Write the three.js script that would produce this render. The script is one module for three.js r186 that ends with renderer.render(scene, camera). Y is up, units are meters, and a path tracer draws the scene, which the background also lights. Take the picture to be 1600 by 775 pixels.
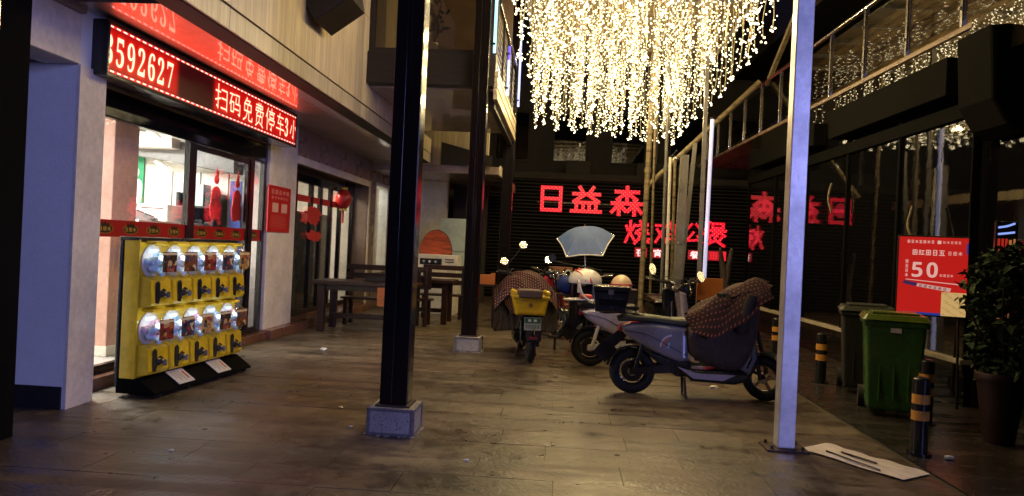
import * as THREE from 'three';
import { mergeGeometries } from 'three/addons/utils/BufferGeometryUtils.js';
import { RoundedBoxGeometry } from 'three/addons/geometries/RoundedBoxGeometry.js';
import { RectAreaLightUniformsLib } from 'three/addons/lights/RectAreaLightUniformsLib.js';
import { FontLoader } from 'three/addons/loaders/FontLoader.js';
import { TextGeometry } from 'three/addons/geometries/TextGeometry.js';

// ------------------------------------------------------------------ camera, sky, exposure
const scene = new THREE.Scene();
const W = 1024, H = 496;
const camera = new THREE.PerspectiveCamera(2 * Math.atan(387.5 / 1200) * 180 / Math.PI, W / H, 0.1, 400);
const EYE = new THREE.Vector3(0, 1.38, 0);
camera.position.copy(EYE);
camera.rotation.order = 'YXZ';
camera.rotation.set(0, Math.atan2(78, 1200), 0.046);
const renderer = new THREE.WebGLRenderer({ antialias: true });
renderer.setSize(W, H);
renderer.toneMapping = THREE.LinearToneMapping;
renderer.toneMappingExposure = 1;
renderer.shadowMap.enabled = true;
RectAreaLightUniformsLib.init();
{ // night sky: almost black with a trace of town glow
  const w = 64, h = 32, d = new Float32Array(w * h * 4);
  for (let y = 0; y < h; y++) for (let x = 0; x < w; x++) {
    const up = Math.max(0, (y + 0.5) / h * 2 - 1), k = 0.0016 + 0.0016 * Math.pow(1 - up, 3);
    d.set([k * 1.1, k * 0.95, k * 0.9, 1], (y * w + x) * 4);
  }
  const t = new THREE.DataTexture(d, w, h, THREE.RGBAFormat, THREE.FloatType);
  t.mapping = THREE.EquirectangularReflectionMapping; t.magFilter = THREE.LinearFilter; t.needsUpdate = true;
  scene.background = t; scene.environment = t;
}
const moon = new THREE.DirectionalLight(0xbfcfff, 0.006);
moon.position.set(-8, 20, 10); moon.target.position.set(0, 0, -8); moon.shadow.radius = 8; moon.castShadow = true;
moon.shadow.camera.left = moon.shadow.camera.bottom = -20; moon.shadow.camera.right = moon.shadow.camera.top = 20; moon.shadow.camera.far = 80;
scene.add(moon, moon.target);
const POWER = { bulbs: 5.5, curtainPoint: 2.6, display: 13, displayArea: 8.5, ledArea: 2.0, shop: 60, shop2: 24, window: 20, gacha: 0.035 };

// ------------------------------------------------------------------ helpers
let seed = 7;
const rnd = () => { seed = (seed + 0x6d2b79f5) | 0; let t = Math.imul(seed ^ (seed >>> 15), 1 | seed); t = (t + Math.imul(t ^ (t >>> 7), 61 | t)) ^ t; return ((t ^ (t >>> 14)) >>> 0) / 4294967296; };
const rr = (a, b) => a + (b - a) * rnd();
const V = (x, y, z) => new THREE.Vector3(x, y, z);
const names = new Map();
function numbered(n) { const k = names.get(n) || 0; names.set(n, k + 1); return k ? n + '_' + String(k).padStart(3, '0') : n; }
function metreUV(g) {
  if (g.userData.ownUV) return g;
  const p = g.attributes.position, n = g.attributes.normal, uv = new Float32Array(p.count * 2);
  for (let i = 0; i < p.count; i++) {
    const ax = Math.abs(n.getX(i)), ay = Math.abs(n.getY(i)), az = Math.abs(n.getZ(i));
    if (ax >= ay && ax >= az) { uv[i * 2] = p.getZ(i); uv[i * 2 + 1] = p.getY(i); }
    else if (ay >= az) { uv[i * 2] = p.getX(i); uv[i * 2 + 1] = p.getZ(i); }
    else { uv[i * 2] = p.getX(i); uv[i * 2 + 1] = p.getY(i); }
  }
  g.setAttribute('uv', new THREE.BufferAttribute(uv, 2));
  return g;
}
function join(list) {
  const l = (Array.isArray(list) ? list : [list]).filter(Boolean);
  if (l.length === 1) return metreUV(l[0]);
  return mergeGeometries(l.map((g) => {
    metreUV(g);
    const k = g.index ? g.toNonIndexed() : g.clone();
    for (const a of Object.keys(k.attributes)) if (!['position', 'normal', 'uv'].includes(a)) k.deleteAttribute(a);
    return k;
  }), false);
}
function part(name, geos, mat, parent, opt = {}) {
  const m = new THREE.Mesh(join(geos), mat);
  m.name = name; m.castShadow = true; m.receiveShadow = true;
  Object.assign(m.userData, opt);
  parent.add(m);
  return m;
}
function thing(name, label, category, [x, y, z] = [0, 0, 0], turn = 0, group) {
  const o = new THREE.Group(); o.name = numbered(name); scene.add(o);
  o.position.set(x, y, z); o.rotation.y = turn;
  o.userData = { label, category }; if (group) o.userData.group = group;
  return o;
}
function single(name, geos, mat, label, category, pos = [0, 0, 0], turn = 0, group) {
  const m = new THREE.Mesh(join(geos), mat); m.name = numbered(name); m.castShadow = m.receiveShadow = true;
  m.position.set(...pos); m.rotation.y = turn; m.userData = { label, category }; if (group) m.userData.group = group;
  scene.add(m); return m;
}
function struct(name, geos, mat) { const m = part(numbered(name), geos, mat, scene); m.userData.kind = 'structure'; return m; }
// boxes from extents; r > 0 rounds the edges
function bx(x0, x1, y0, y1, z0, z1, r = 0) {
  const w = Math.abs(x1 - x0), h = Math.abs(y1 - y0), d = Math.abs(z1 - z0);
  const g = r ? new RoundedBoxGeometry(w, h, d, 1, Math.min(r, w / 2.01, h / 2.01, d / 2.01)) : new THREE.BoxGeometry(w, h, d);
  return g.translate((x0 + x1) / 2, (y0 + y1) / 2, (z0 + z1) / 2);
}
function tube(pts, r, seg = 0, rad = 8) {
  const c = pts.length === 2 ? new THREE.LineCurve3(pts[0], pts[1]) : new THREE.CatmullRomCurve3(pts, false, 'centripetal');
  return new THREE.TubeGeometry(c, seg || (pts.length === 2 ? 1 : pts.length * 5), r, rad, false);
}
function rod(a, b, r, rad = 10, r2 = r) { // closed cylinder from a to b
  const d = b.clone().sub(a), g = new THREE.CylinderGeometry(r2, r, d.length(), rad);
  g.applyQuaternion(new THREE.Quaternion().setFromUnitVectors(V(0, 1, 0), d.clone().normalize()));
  return g.translate((a.x + b.x) / 2, (a.y + b.y) / 2, (a.z + b.z) / 2);
}
function bar(a, b, w, t = w) { // square bar from a to b
  const d = b.clone().sub(a), g = new THREE.BoxGeometry(w, d.length(), t);
  g.applyQuaternion(new THREE.Quaternion().setFromUnitVectors(V(0, 1, 0), d.clone().normalize()));
  return g.translate((a.x + b.x) / 2, (a.y + b.y) / 2, (a.z + b.z) / 2);
}
function extr(pts, depth, bevel = 0, curve = false, seg = 2) { // outline in xy, centred on z
  const s = new THREE.Shape();
  if (curve) { s.moveTo(...pts[0]); s.splineThru(pts.slice(1).concat([pts[0]]).map((p) => new THREE.Vector2(...p))); }
  else { s.moveTo(...pts[0]); pts.slice(1).forEach((p) => s.lineTo(...p)); s.closePath(); }
  const g = new THREE.ExtrudeGeometry(s, { depth: Math.max(0.001, depth - 2 * bevel), bevelEnabled: bevel > 0, bevelSize: bevel, bevelThickness: bevel, bevelOffset: -bevel, bevelSegments: seg, curveSegments: 10 });
  return g.translate(0, 0, -(depth - 2 * bevel) / 2);
}
function grid(fn, nu, nv) { // surface from fn(u, v) -> Vector3, with uv 0..1
  const p = [], uv = [], ix = [];
  for (let i = 0; i <= nu; i++) for (let j = 0; j <= nv; j++) { const q = fn(i / nu, j / nv); p.push(q.x, q.y, q.z); uv.push(q.u ?? i / nu, q.v ?? j / nv); }
  for (let i = 0; i < nu; i++) for (let j = 0; j < nv; j++) { const a = i * (nv + 1) + j; ix.push(a, a + nv + 1, a + 1, a + 1, a + nv + 1, a + nv + 2); }
  const g = new THREE.BufferGeometry();
  g.setAttribute('position', new THREE.Float32BufferAttribute(p, 3)); g.setAttribute('uv', new THREE.Float32BufferAttribute(uv, 2));
  g.setIndex(ix); g.computeVertexNormals(); g.userData.ownUV = true; return g;
}
const own = (g) => { g.userData.ownUV = true; return g; };

// ------------------------------------------------------------------ textures
function noiseField(n, cells, octaves, sx = 1, sy = 1, s0 = 1) { // tileable fractal value noise, n x n, 0..1
  const out = new Float32Array(n * n);
  const old = seed; seed = s0 * 7919;
  let amp = 1, sum = 0;
  for (let o = 0; o < octaves; o++) {
    const cx = Math.max(1, Math.round(cells * sx * 2 ** o)), cy = Math.max(1, Math.round(cells * sy * 2 ** o));
    const lat = Float32Array.from({ length: cx * cy }, rnd);
    for (let y = 0; y < n; y++) for (let x = 0; x < n; x++) {
      const fx = x / n * cx, fy = y / n * cy, ix = Math.floor(fx), iy = Math.floor(fy);
      let tx = fx - ix, ty = fy - iy; tx = tx * tx * (3 - 2 * tx); ty = ty * ty * (3 - 2 * ty);
      const a = lat[(iy % cy) * cx + ix % cx], b = lat[(iy % cy) * cx + (ix + 1) % cx], c = lat[((iy + 1) % cy) * cx + ix % cx], d = lat[((iy + 1) % cy) * cx + (ix + 1) % cx];
      out[y * n + x] += amp * (a + (b - a) * tx + (c - a) * ty + (a - b - c + d) * tx * ty);
    }
    sum += amp; amp *= 0.55;
  }
  seed = old;
  for (let i = 0; i < out.length; i++) out[i] /= sum;
  return out;
}
function dataTex(n, fn, metres = 1, srgb = false) {
  const d = new Uint8Array(n * n * 4);
  for (let i = 0; i < n * n; i++) { const c = fn(i, i % n, Math.floor(i / n)); d[i * 4] = c[0] * 255; d[i * 4 + 1] = c[1] * 255; d[i * 4 + 2] = c[2] * 255; d[i * 4 + 3] = 255; }
  const t = new THREE.DataTexture(d, n, n, THREE.RGBAFormat);
  t.wrapS = t.wrapT = THREE.RepeatWrapping; t.magFilter = THREE.LinearFilter; t.minFilter = THREE.LinearMipmapLinearFilter;
  t.repeat.set(1 / metres, 1 / metres); if (srgb) t.colorSpace = THREE.SRGBColorSpace; t.needsUpdate = true; return t;
}
const cl = (x) => Math.min(1, Math.max(0, x)), ss = (a, b, x) => { x = cl((x - a) / (b - a)); return x * x * (3 - 2 * x); };
const nA = noiseField(512, 4, 6, 1, 1, 1), nB = noiseField(512, 40, 3, 1, 1, 2), nS = noiseField(512, 3, 3, 1, 6, 3), nV = noiseField(512, 40, 3, 1, 0.05, 4);
const grimeC = dataTex(512, (i) => { const k = cl(0.62 + 0.5 * (nA[i] - 0.2) * 0.9 + (nB[i] - 0.5) * 0.22); return [k, k * 0.99, k * 0.97]; }, 1.3);
const grimeR = dataTex(512, (i) => { const k = cl(0.5 + 0.9 * (nA[i] - 0.35)); return [k, k, k]; }, 1.1);
const grainB = dataTex(512, (i) => { const k = cl(0.5 + (nB[i] - 0.5) * 1.2); return [k, k, k]; }, 0.5);
const wavyB = dataTex(512, (i) => { const k = nA[i]; return [k, k, k]; }, 1.6);
const nF = noiseField(512, 4, 4, 1.5, 0.6, 9), foldB = dataTex(512, (i) => { const k = Math.abs(nF[i] * 2 - 1); return [k, k, k]; }, 0.75);
const softC = dataTex(512, (i) => { const k = cl(0.93 + (nA[i] - 0.5) * 0.16 + (nB[i] - 0.5) * 0.06); return [k, k, k]; }, 1.7);
const chipC = dataTex(512, (i) => { const k = cl(0.72 + (nA[i] - 0.5) * 0.5 + (nB[i] - 0.5) * 0.4) * (nB[i] > 0.66 ? 0.45 : 1); return [k, k * 0.97, k * 0.94]; }, 0.6);
const brushC = dataTex(512, (i) => { const k = cl(0.75 + (nV[i] - 0.5) * 0.5 + (nA[i] - 0.5) * 0.25); return [k, k * 0.98, k * 0.94]; }, 1.4);
const woodC = dataTex(512, (i, x, y) => { const k = cl(0.55 + (nS[i] - 0.5) * 1.1 + (nB[i] - 0.5) * 0.25); return [k, k * 0.9, k * 0.82]; }, 0.9);
const stoneC = dataTex(512, (i) => { const k = cl(0.5 + (nA[i] - 0.5) * 1.0 + (nB[i] - 0.5) * 0.5), s = ss(0.4, 0.66, nS[i] * 0.8 + nA[i] * 0.2); return [k * (1 - 0.17 * s), k * (0.95 - 0.17 * s), k * (0.85 - 0.15 * s)]; }, 2.9);
const wetR = dataTex(512, (i) => { const w = ss(0.4, 0.66, nS[i] * 0.8 + nA[i] * 0.2), k = cl(0.67 - 0.27 * w + (nB[i] - 0.5) * 0.28); return [k, k, k]; }, 2.9);
const stoneB = dataTex(512, (i) => { const k = cl(0.5 + (nB[i] - 0.5) * 0.5 + (nA[i] - 0.5) * 0.9); return [k, k, k]; }, 0.8);
function canvasTex(w, h, draw, srgb = true) {
  const c = document.createElement('canvas'); c.width = w; c.height = h; const x = c.getContext('2d'); draw(x, w, h);
  const t = new THREE.CanvasTexture(c); if (srgb) t.colorSpace = THREE.SRGBColorSpace; t.anisotropy = 8; return t;
}
// materials
const lin = (r, g, b) => new THREE.Color().setRGB(r, g, b);
function mat(rgb, rough, o = {}) {
  const m = new THREE.MeshPhysicalMaterial({ color: lin(...rgb), roughness: rough, metalness: o.metal || 0 });
  if (o.grime !== false) { m.map = o.map || grimeC; m.color.multiplyScalar(o.map ? 1.3 : 1.35); }
  if (o.rmap) m.roughnessMap = o.rmap === true ? grimeR : o.rmap;
  if (o.bump) { m.bumpMap = o.btex || grainB; m.bumpScale = o.bump; }
  if (o.coat) { m.clearcoat = o.coat; m.clearcoatRoughness = o.coatR ?? 0.06; }
  if (o.sheen) { m.sheen = o.sheen; m.sheenRoughness = 0.6; m.sheenColor = lin(...rgb).multiplyScalar(2); }
  if (o.ior) m.ior = o.ior;
  m.side = THREE.DoubleSide;
  return m;
}
const glow = (rgb, k, base = [0.02, 0.02, 0.02]) => new THREE.MeshStandardMaterial({ color: lin(...base), roughness: 0.5, emissive: lin(...rgb), emissiveIntensity: k });
const M = {
  tile: [0.145, 0.17, 0.195, 0.16].map((k, i) => mat([k * 1.12, k * (0.92 - 0.02 * i), k * 0.7], 0.85, { map: stoneC, rmap: wetR, bump: 0.006, btex: stoneB })),
  grout: mat([0.05, 0.042, 0.034], 0.8), ground: mat([0.04, 0.038, 0.036], 0.8),
  granite: mat([0.03, 0.026, 0.024], 0.55, { rmap: wetR, bump: 0.002, btex: stoneB }),
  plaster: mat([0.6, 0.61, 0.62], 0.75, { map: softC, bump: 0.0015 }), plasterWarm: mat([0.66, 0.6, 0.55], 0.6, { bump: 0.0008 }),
  darkBase: mat([0.02, 0.02, 0.022], 0.45, { rmap: true }),
  blackMetal: mat([0.012, 0.011, 0.012], 0.3, { rmap: true }), blackGloss: mat([0.008, 0.008, 0.009], 0.06, { grime: false }),
  pillar: mat([0.008, 0.006, 0.006], 0.16, { bump: 0.0006, btex: wavyB }),
  beam: mat([0.014, 0.009, 0.008], 0.5, { map: woodC }),
  soffit: mat([0.42, 0.34, 0.28], 0.5, { metal: 0.8, bump: 0.0012, btex: wavyB, coat: 0.9, coatR: 0.04 }),
  clad: mat([0.62, 0.54, 0.4], 0.3, { map: brushC, bump: 0.0003 }), trim: mat([0.5, 0.45, 0.36], 0.35, { map: brushC }),
  dark: mat([0.02, 0.017, 0.016], 0.7), black: Object.assign(mat([0.004, 0.004, 0.004], 0.9), { specularIntensity: 0.12 }), brownWall: mat([0.22, 0.16, 0.13], 0.55, { rmap: true }),
  brownStone: mat([0.16, 0.07, 0.045], 0.45, { rmap: true, bump: 0.001 }),
  mirrorFascia: mat([0.012, 0.01, 0.008], 0.015, { grime: false, bump: 0.0004, btex: wavyB, ior: 2.8 }), mirrorGlass: mat([0.004, 0.004, 0.005], 0.025, { grime: false, bump: 0.0008, btex: wavyB, ior: 2 }),
  steel: mat([0.62, 0.6, 0.57], 0.3, { metal: 1, rmap: true }), satin: mat([0.72, 0.72, 0.74], 0.62, { metal: 0.55, rmap: true, bump: 0.0004 }),
  whitePaint: mat([0.7, 0.7, 0.68], 0.4, { rmap: true }), offWhite: mat([0.75, 0.73, 0.68], 0.5),
  bamboo: mat([0.22, 0.19, 0.12], 0.5, { map: woodC }), greyPipe: mat([0.17, 0.165, 0.165], 0.45, { rmap: true }),
  rust: mat([0.05, 0.03, 0.022], 0.75, { bump: 0.002 }), concrete: mat([0.34, 0.32, 0.31], 0.7, { map: chipC, bump: 0.006, btex: stoneB }), darkConcrete: mat([0.16, 0.15, 0.15], 0.75, { map: chipC, bump: 0.005, btex: stoneB }),
  wood: mat([0.034, 0.014, 0.009], 0.38, { map: woodC, bump: 0.0006 }), woodMid: mat([0.3, 0.14, 0.07], 0.5, { map: woodC }),
  yellow: mat([0.72, 0.5, 0.02], 0.35, { rmap: true }), rubber: mat([0.014, 0.014, 0.015], 0.75, { bump: 0.001 }), plasticBlack: mat([0.015, 0.015, 0.017], 0.38, { rmap: true }),
  red: mat([0.55, 0.03, 0.025], 0.5), redGloss: mat([0.45, 0.02, 0.02], 0.3), blue: mat([0.02, 0.05, 0.32], 0.45), orange: mat([0.42, 0.13, 0.03], 0.6),
  silver: mat([0.27, 0.28, 0.36], 0.22, { metal: 0.3, coat: 0.8, rmap: true }), lilac: mat([0.44, 0.42, 0.55], 0.25, { metal: 0.2, coat: 0.8 }),
  chrome: mat([0.8, 0.8, 0.8], 0.12, { metal: 1, grime: false }), mirror: mat([0.9, 0.9, 0.88], 0.17, { metal: 1, grime: false }),
  apron: mat([0.05, 0.036, 0.034], 0.75, { sheen: 0.3, bump: 0.035, btex: foldB }), cream: mat([0.72, 0.55, 0.38], 0.3, { coat: 0.6 }), whiteGloss: mat([0.75, 0.72, 0.7], 0.25, { coat: 0.7 }),
  green: mat([0.04, 0.13, 0.025], 0.42, { rmap: true, bump: 0.0006 }), olive: mat([0.08, 0.12, 0.014], 0.45, { rmap: true }), binGrey: mat([0.02, 0.022, 0.018], 0.5),
  tan: mat([0.42, 0.34, 0.2], 0.6, { map: woodC }), wire: mat([0.3, 0.26, 0.16], 0.5, { grime: false }),
  leaf: [[0.016, 0.042, 0.01], [0.026, 0.062, 0.014], [0.01, 0.026, 0.008]].map((c) => { const m = mat(c, 0.8, { grime: false }); return m; }),
  pot: mat([0.022, 0.0045, 0.005], 0.5), canopyBlue: mat([0.045, 0.105, 0.33], 0.6, { sheen: 0.3 }), paper: mat([0.78, 0.7, 0.64], 0.6, { bump: 0.001 }),
  bandOrange: mat([0.75, 0.36, 0.06], 0.4), fridge: mat([0.42, 0.52, 0.52], 0.35), greenPoster: mat([0.02, 0.3, 0.13], 0.5),
  greyBuilding: mat([0.035, 0.031, 0.031], 0.8, { bump: 0.003, btex: stoneB }), darkBuilding: mat([0.02, 0.018, 0.018], 0.7),
};
const pane = new THREE.MeshPhysicalMaterial({ color: lin(0.97, 0.98, 0.98), roughness: 0.02, transmission: 1, thickness: 0, ior: 1.5 });
const paneDark = new THREE.MeshPhysicalMaterial({ color: lin(0.55, 0.52, 0.46), roughness: 0.03, transmission: 1, thickness: 0, ior: 1.5 });
const globeGlass = new THREE.MeshPhysicalMaterial({ color: lin(0.97, 0.98, 1), roughness: 0.04, transmission: 1, thickness: 0, ior: 1.48 });

// ------------------------------------------------------------------ characters drawn from strokes on a 10 x 10 grid, y down
const GLYPH = {
  扫: '.3,2.8 3.9,2.8|2.2,.3 2.2,9 1.2,8.3|.2,6.3 4,5.2|5,1.8 9.4,1.8 9.4,9.2|5.2,5 9.4,5|4.8,8.7 9.4,8.7',
  码: '.3,1.5 4,1.5|2.2,1.5 .4,5.5|1.3,4.5 3.6,4.5 3.6,8.3 1.3,8.3 1.3,4.5|5,1.3 8.4,1.3 8,4.8|5.7,2.5 5.4,4.8 9.3,4.8 9.2,9 8,8.6|4.6,7 8,7',
  免: '4,.3 1.8,3|3.2,1.3 6.8,1.3 5.6,2.8|1.8,2.8 8.2,2.8 8.2,5.6 1.8,5.6 1.8,2.8|5,2.8 4.4,6.4 3.4,8.4 1,9.6|6,5.6 6,8.8 6.6,9.3 9.3,9.3 9.4,8',
  费: '1.5,1 8,1 8,2.2 1.5,2.2 1.3,3.5 9,3.5 8.6,4.8|4,.2 4,3.5 2,5|6,.2 6,5|2.2,8.3 2.2,5.6 7.8,5.6 7.8,8.3|5,6.4 4.8,7.9 1.5,9.8|5.7,8.3 8.8,9.8',
  停: '2.5,.3 .4,4.2|1.8,2.8 1.8,9.7|6.3,.1 6.5,1.2|3.4,1.5 9.6,1.5|4.4,2.4 8.6,2.4 8.6,4.1 4.4,4.1 4.4,2.4|3.4,6.2 3.4,5 9.7,5 9.5,6.2|4.3,6.9 8.9,6.9|6.6,6.9 6.6,9.5 5.6,9.1',
  车: '1.5,1.8 8.5,1.8|4.3,.3 2.2,4.8 8.3,4.8|.5,7.2 9.5,7.2|5.3,3.4 5.3,9.8',
  小: '5,.5 5,9 4,8.4|2.6,3.4 1,7|7.3,3.4 9.2,6.8',
  日: '2.2,.8 7.8,.8 7.8,9.3 2.2,9.3 2.2,.8|2.2,5 7.8,5',
  益: '2.8,.3 3.8,2|7.2,.3 6.2,2|.8,2.8 9.2,2.8|4,3.4 1,5.6|6,3.4 9,5.6|1.8,6 8.2,6|1.8,6 1.8,9.3|4,6 4,9.3|6,6 6,9.3|8.2,6 8.2,9.3|.3,9.3 9.7,9.3',
  森: '1.5,1.8 8.5,1.8|5,.2 5,4.8|5,2 2,4.5|5,2 8,4.5|.4,6 4.6,6|2.5,4.8 2.5,9.8|2.5,6.2 .3,9|2.5,6.2 4.6,8.5|5.4,6 9.6,6|7.5,4.8 7.5,9.8|7.5,6.2 5.4,8.6|7.5,6.2 9.7,9',
  烧: '.6,2.5 1.1,4.2|3.9,2 3,4|2.2,.5 2.2,4.5 .4,9.2|2.3,5.5 3.8,8.2|4.8,2.2 9,1.5|6.2,.3 7.4,3.4 9,4|8.8,2.2 5,4.5|4.6,5.4 9.5,5.4|6.2,5.4 5.8,7.8 4.2,9.6|7.8,5.4 7.8,8.8 9.6,9 9.7,7.8',
  鸡: '.5,1.8 4.2,1.8 .5,9|1,3.5 4.3,8.8|6.7,.2 6,1.4|5.2,5.4 5.2,1.4 8.8,1.4 8.6,4.3 7.6,4.1|5.2,5.4 9.4,5.4 9.2,9.3 8.2,9|6.6,2.5 7,3.4|4.6,7.4 8,7.4',
  公: '4,.6 .8,5|6,.6 9.4,5|4.8,4.6 2,8.8 8,8.2|6.8,6.4 8.8,9.4',
  煲: '2.4,.2 .6,3.2|1.8,1.8 1.8,5.6|3.8,.6 8.4,.6 8.4,2.4 3.8,2.4 3.8,.6|3,3.6 9.4,3.6|6,2.4 6,5.8|6,3.8 3.2,5.6|6,3.8 9.2,5.6|2.3,6.6 3,7.6|7.8,6.4 7,7.6|5,6 5,7.6 1,9.8|5.2,7.6 9,9.8',
  夜: '5,.2 5.2,1.4|.6,1.8 9.4,1.8|3,2.2 .6,5.8|2,4.4 2,9.8|6,2.4 4,6|5.2,3.8 8.6,3.8 4,9.6|5.4,5 6,6|5,6.2 9.4,9.6',
  宵: '5,.1 5,1|.8,2.8 .8,1.4 9.2,1.4 9.2,2.6|5,2.2 5,4.4|2.8,2.8 3.4,4|7.2,2.8 6.6,4|2.4,9.6 2.4,4.8 7.6,4.8 7.6,9.4|2.4,6.4 7.6,6.4|2.4,7.8 7.6,7.8',
  餐: '3,.3 1,3|2,1.4 4.4,1.4 2,4.4|5.4,1 9,1 6,4.2|6.4,1.6 9,4|5,3.6 .8,6|5,3.6 9.2,6|3.2,5.6 6.8,5.6 6.8,8 3.2,8 3.2,5.6|3.2,6.8 6.8,6.8|3.2,8 3.2,9.6 5,8.9|5.4,8 8.6,9.7',
  红: '2,.5 .8,3 3,3 .8,6 3.6,5.4|.6,8.8 3.6,7.8|4.8,2 9.2,2|7,2 7,8.6|4.4,8.6 9.6,8.6',
  五: '1,1 9,1|4.5,1 3.5,9|1.8,4.6 7.4,4.6 7,9|.5,9.2 9.5,9.2',
  口: '1.5,1 8.5,1 8.5,9 1.5,9 1.5,1|1.5,5 8.5,5|5,1 5,9',
  木: '1,3 9,3|5,.5 5,9.5|5,3 1,8|5,3 9,8',
};
const strokes = (ch) => GLYPH[ch].split('|').map((s) => s.split(' ').map((p) => p.split(',').map(Number)));
function drawGlyph(x, ch, px, py, w, h, lw) { // on a canvas
  x.lineWidth = lw; x.lineCap = 'square'; x.lineJoin = 'miter';
  for (const s of strokes(ch)) { x.beginPath(); s.forEach((p, i) => x[i ? 'lineTo' : 'moveTo'](px + p[0] / 10 * w, py + p[1] / 10 * h)); x.stroke(); }
}
function glyphGeo(ch, w, h, lw, depth) { // raised bars, in xy with its centre at 0
  const out = []; let k = 0;
  for (const s of strokes(ch)) for (let i = 1; i < s.length; i++) {
    const a = V((s[i - 1][0] / 10 - 0.5) * w, (0.5 - s[i - 1][1] / 10) * h, 0), b = V((s[i][0] / 10 - 0.5) * w, (0.5 - s[i][1] / 10) * h, 0);
    const d = b.clone().sub(a).normalize().multiplyScalar(lw / 2);
    const g = bar(a.clone().sub(d), b.clone().add(d), lw, depth + 0.0016 * (k++ % 12));
    out.push(g);
  }
  return out;
}

// ------------------------------------------------------------------ ground
struct('ground', new THREE.PlaneGeometry(300, 300).rotateX(-Math.PI / 2).translate(0, -0.06, 0), M.ground);
{
  const pav = new THREE.Group(); pav.name = 'pavement'; pav.userData.kind = 'structure'; scene.add(pav);
  part('bedding', bx(-4.6, 2.55, -0.055, -0.012, -21.6, 3), M.grout, pav);
  const TW = 0.9, TD = 0.4, list = [];
  let row = 0;
  for (let z = -21.4; z < 2.9; z += TD, row++) {
    const off = (row % 2) * TW * 0.5 + (row % 5) * 0.03;
    for (let x = -4.55 - TW + off; x < 2.5; x += TW) {
      const x0 = Math.max(-4.55, x), x1 = Math.min(2.5, x + TW); if (x1 - x0 < 0.06) continue;
      list.push({ x0, x1, z0: z, z1: z + TD, row, k: Math.hypot((x0 + x1) / 2, z + TD / 2) + (z > -3.6 ? 100 : 0) });
    }
  }
  list.sort((a, b) => a.k - b.k);
  const rest = [[], [], [], []];
  list.forEach((t, i) => {
    const g = new THREE.BoxGeometry(t.x1 - t.x0 - 0.0035, 0.012, t.z1 - t.z0 - 0.0035);
    g.rotateX((t.row % 2 ? 1 : -1) * 0.0065 * (0.4 + rnd()) + rr(-1, 1) * 0.003).rotateZ(rr(-1, 1) * 0.0015).translate((t.x0 + t.x1) / 2, -0.006 + rr(-0.001, 0.001), (t.z0 + t.z1) / 2);
    const k = Math.floor(rnd() * 4);
    if (i < 300) part('paving_tile', g, M.tile[k], pav); else rest[k].push(g);
  });
  rest.forEach((r, k) => part('far_paving', r, M.tile[k], pav, { kind: 'stuff' }));
  struct('walkway', bx(2.556, 5, -0.05, -0.002, -21.6, 3), M.granite);
}

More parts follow.
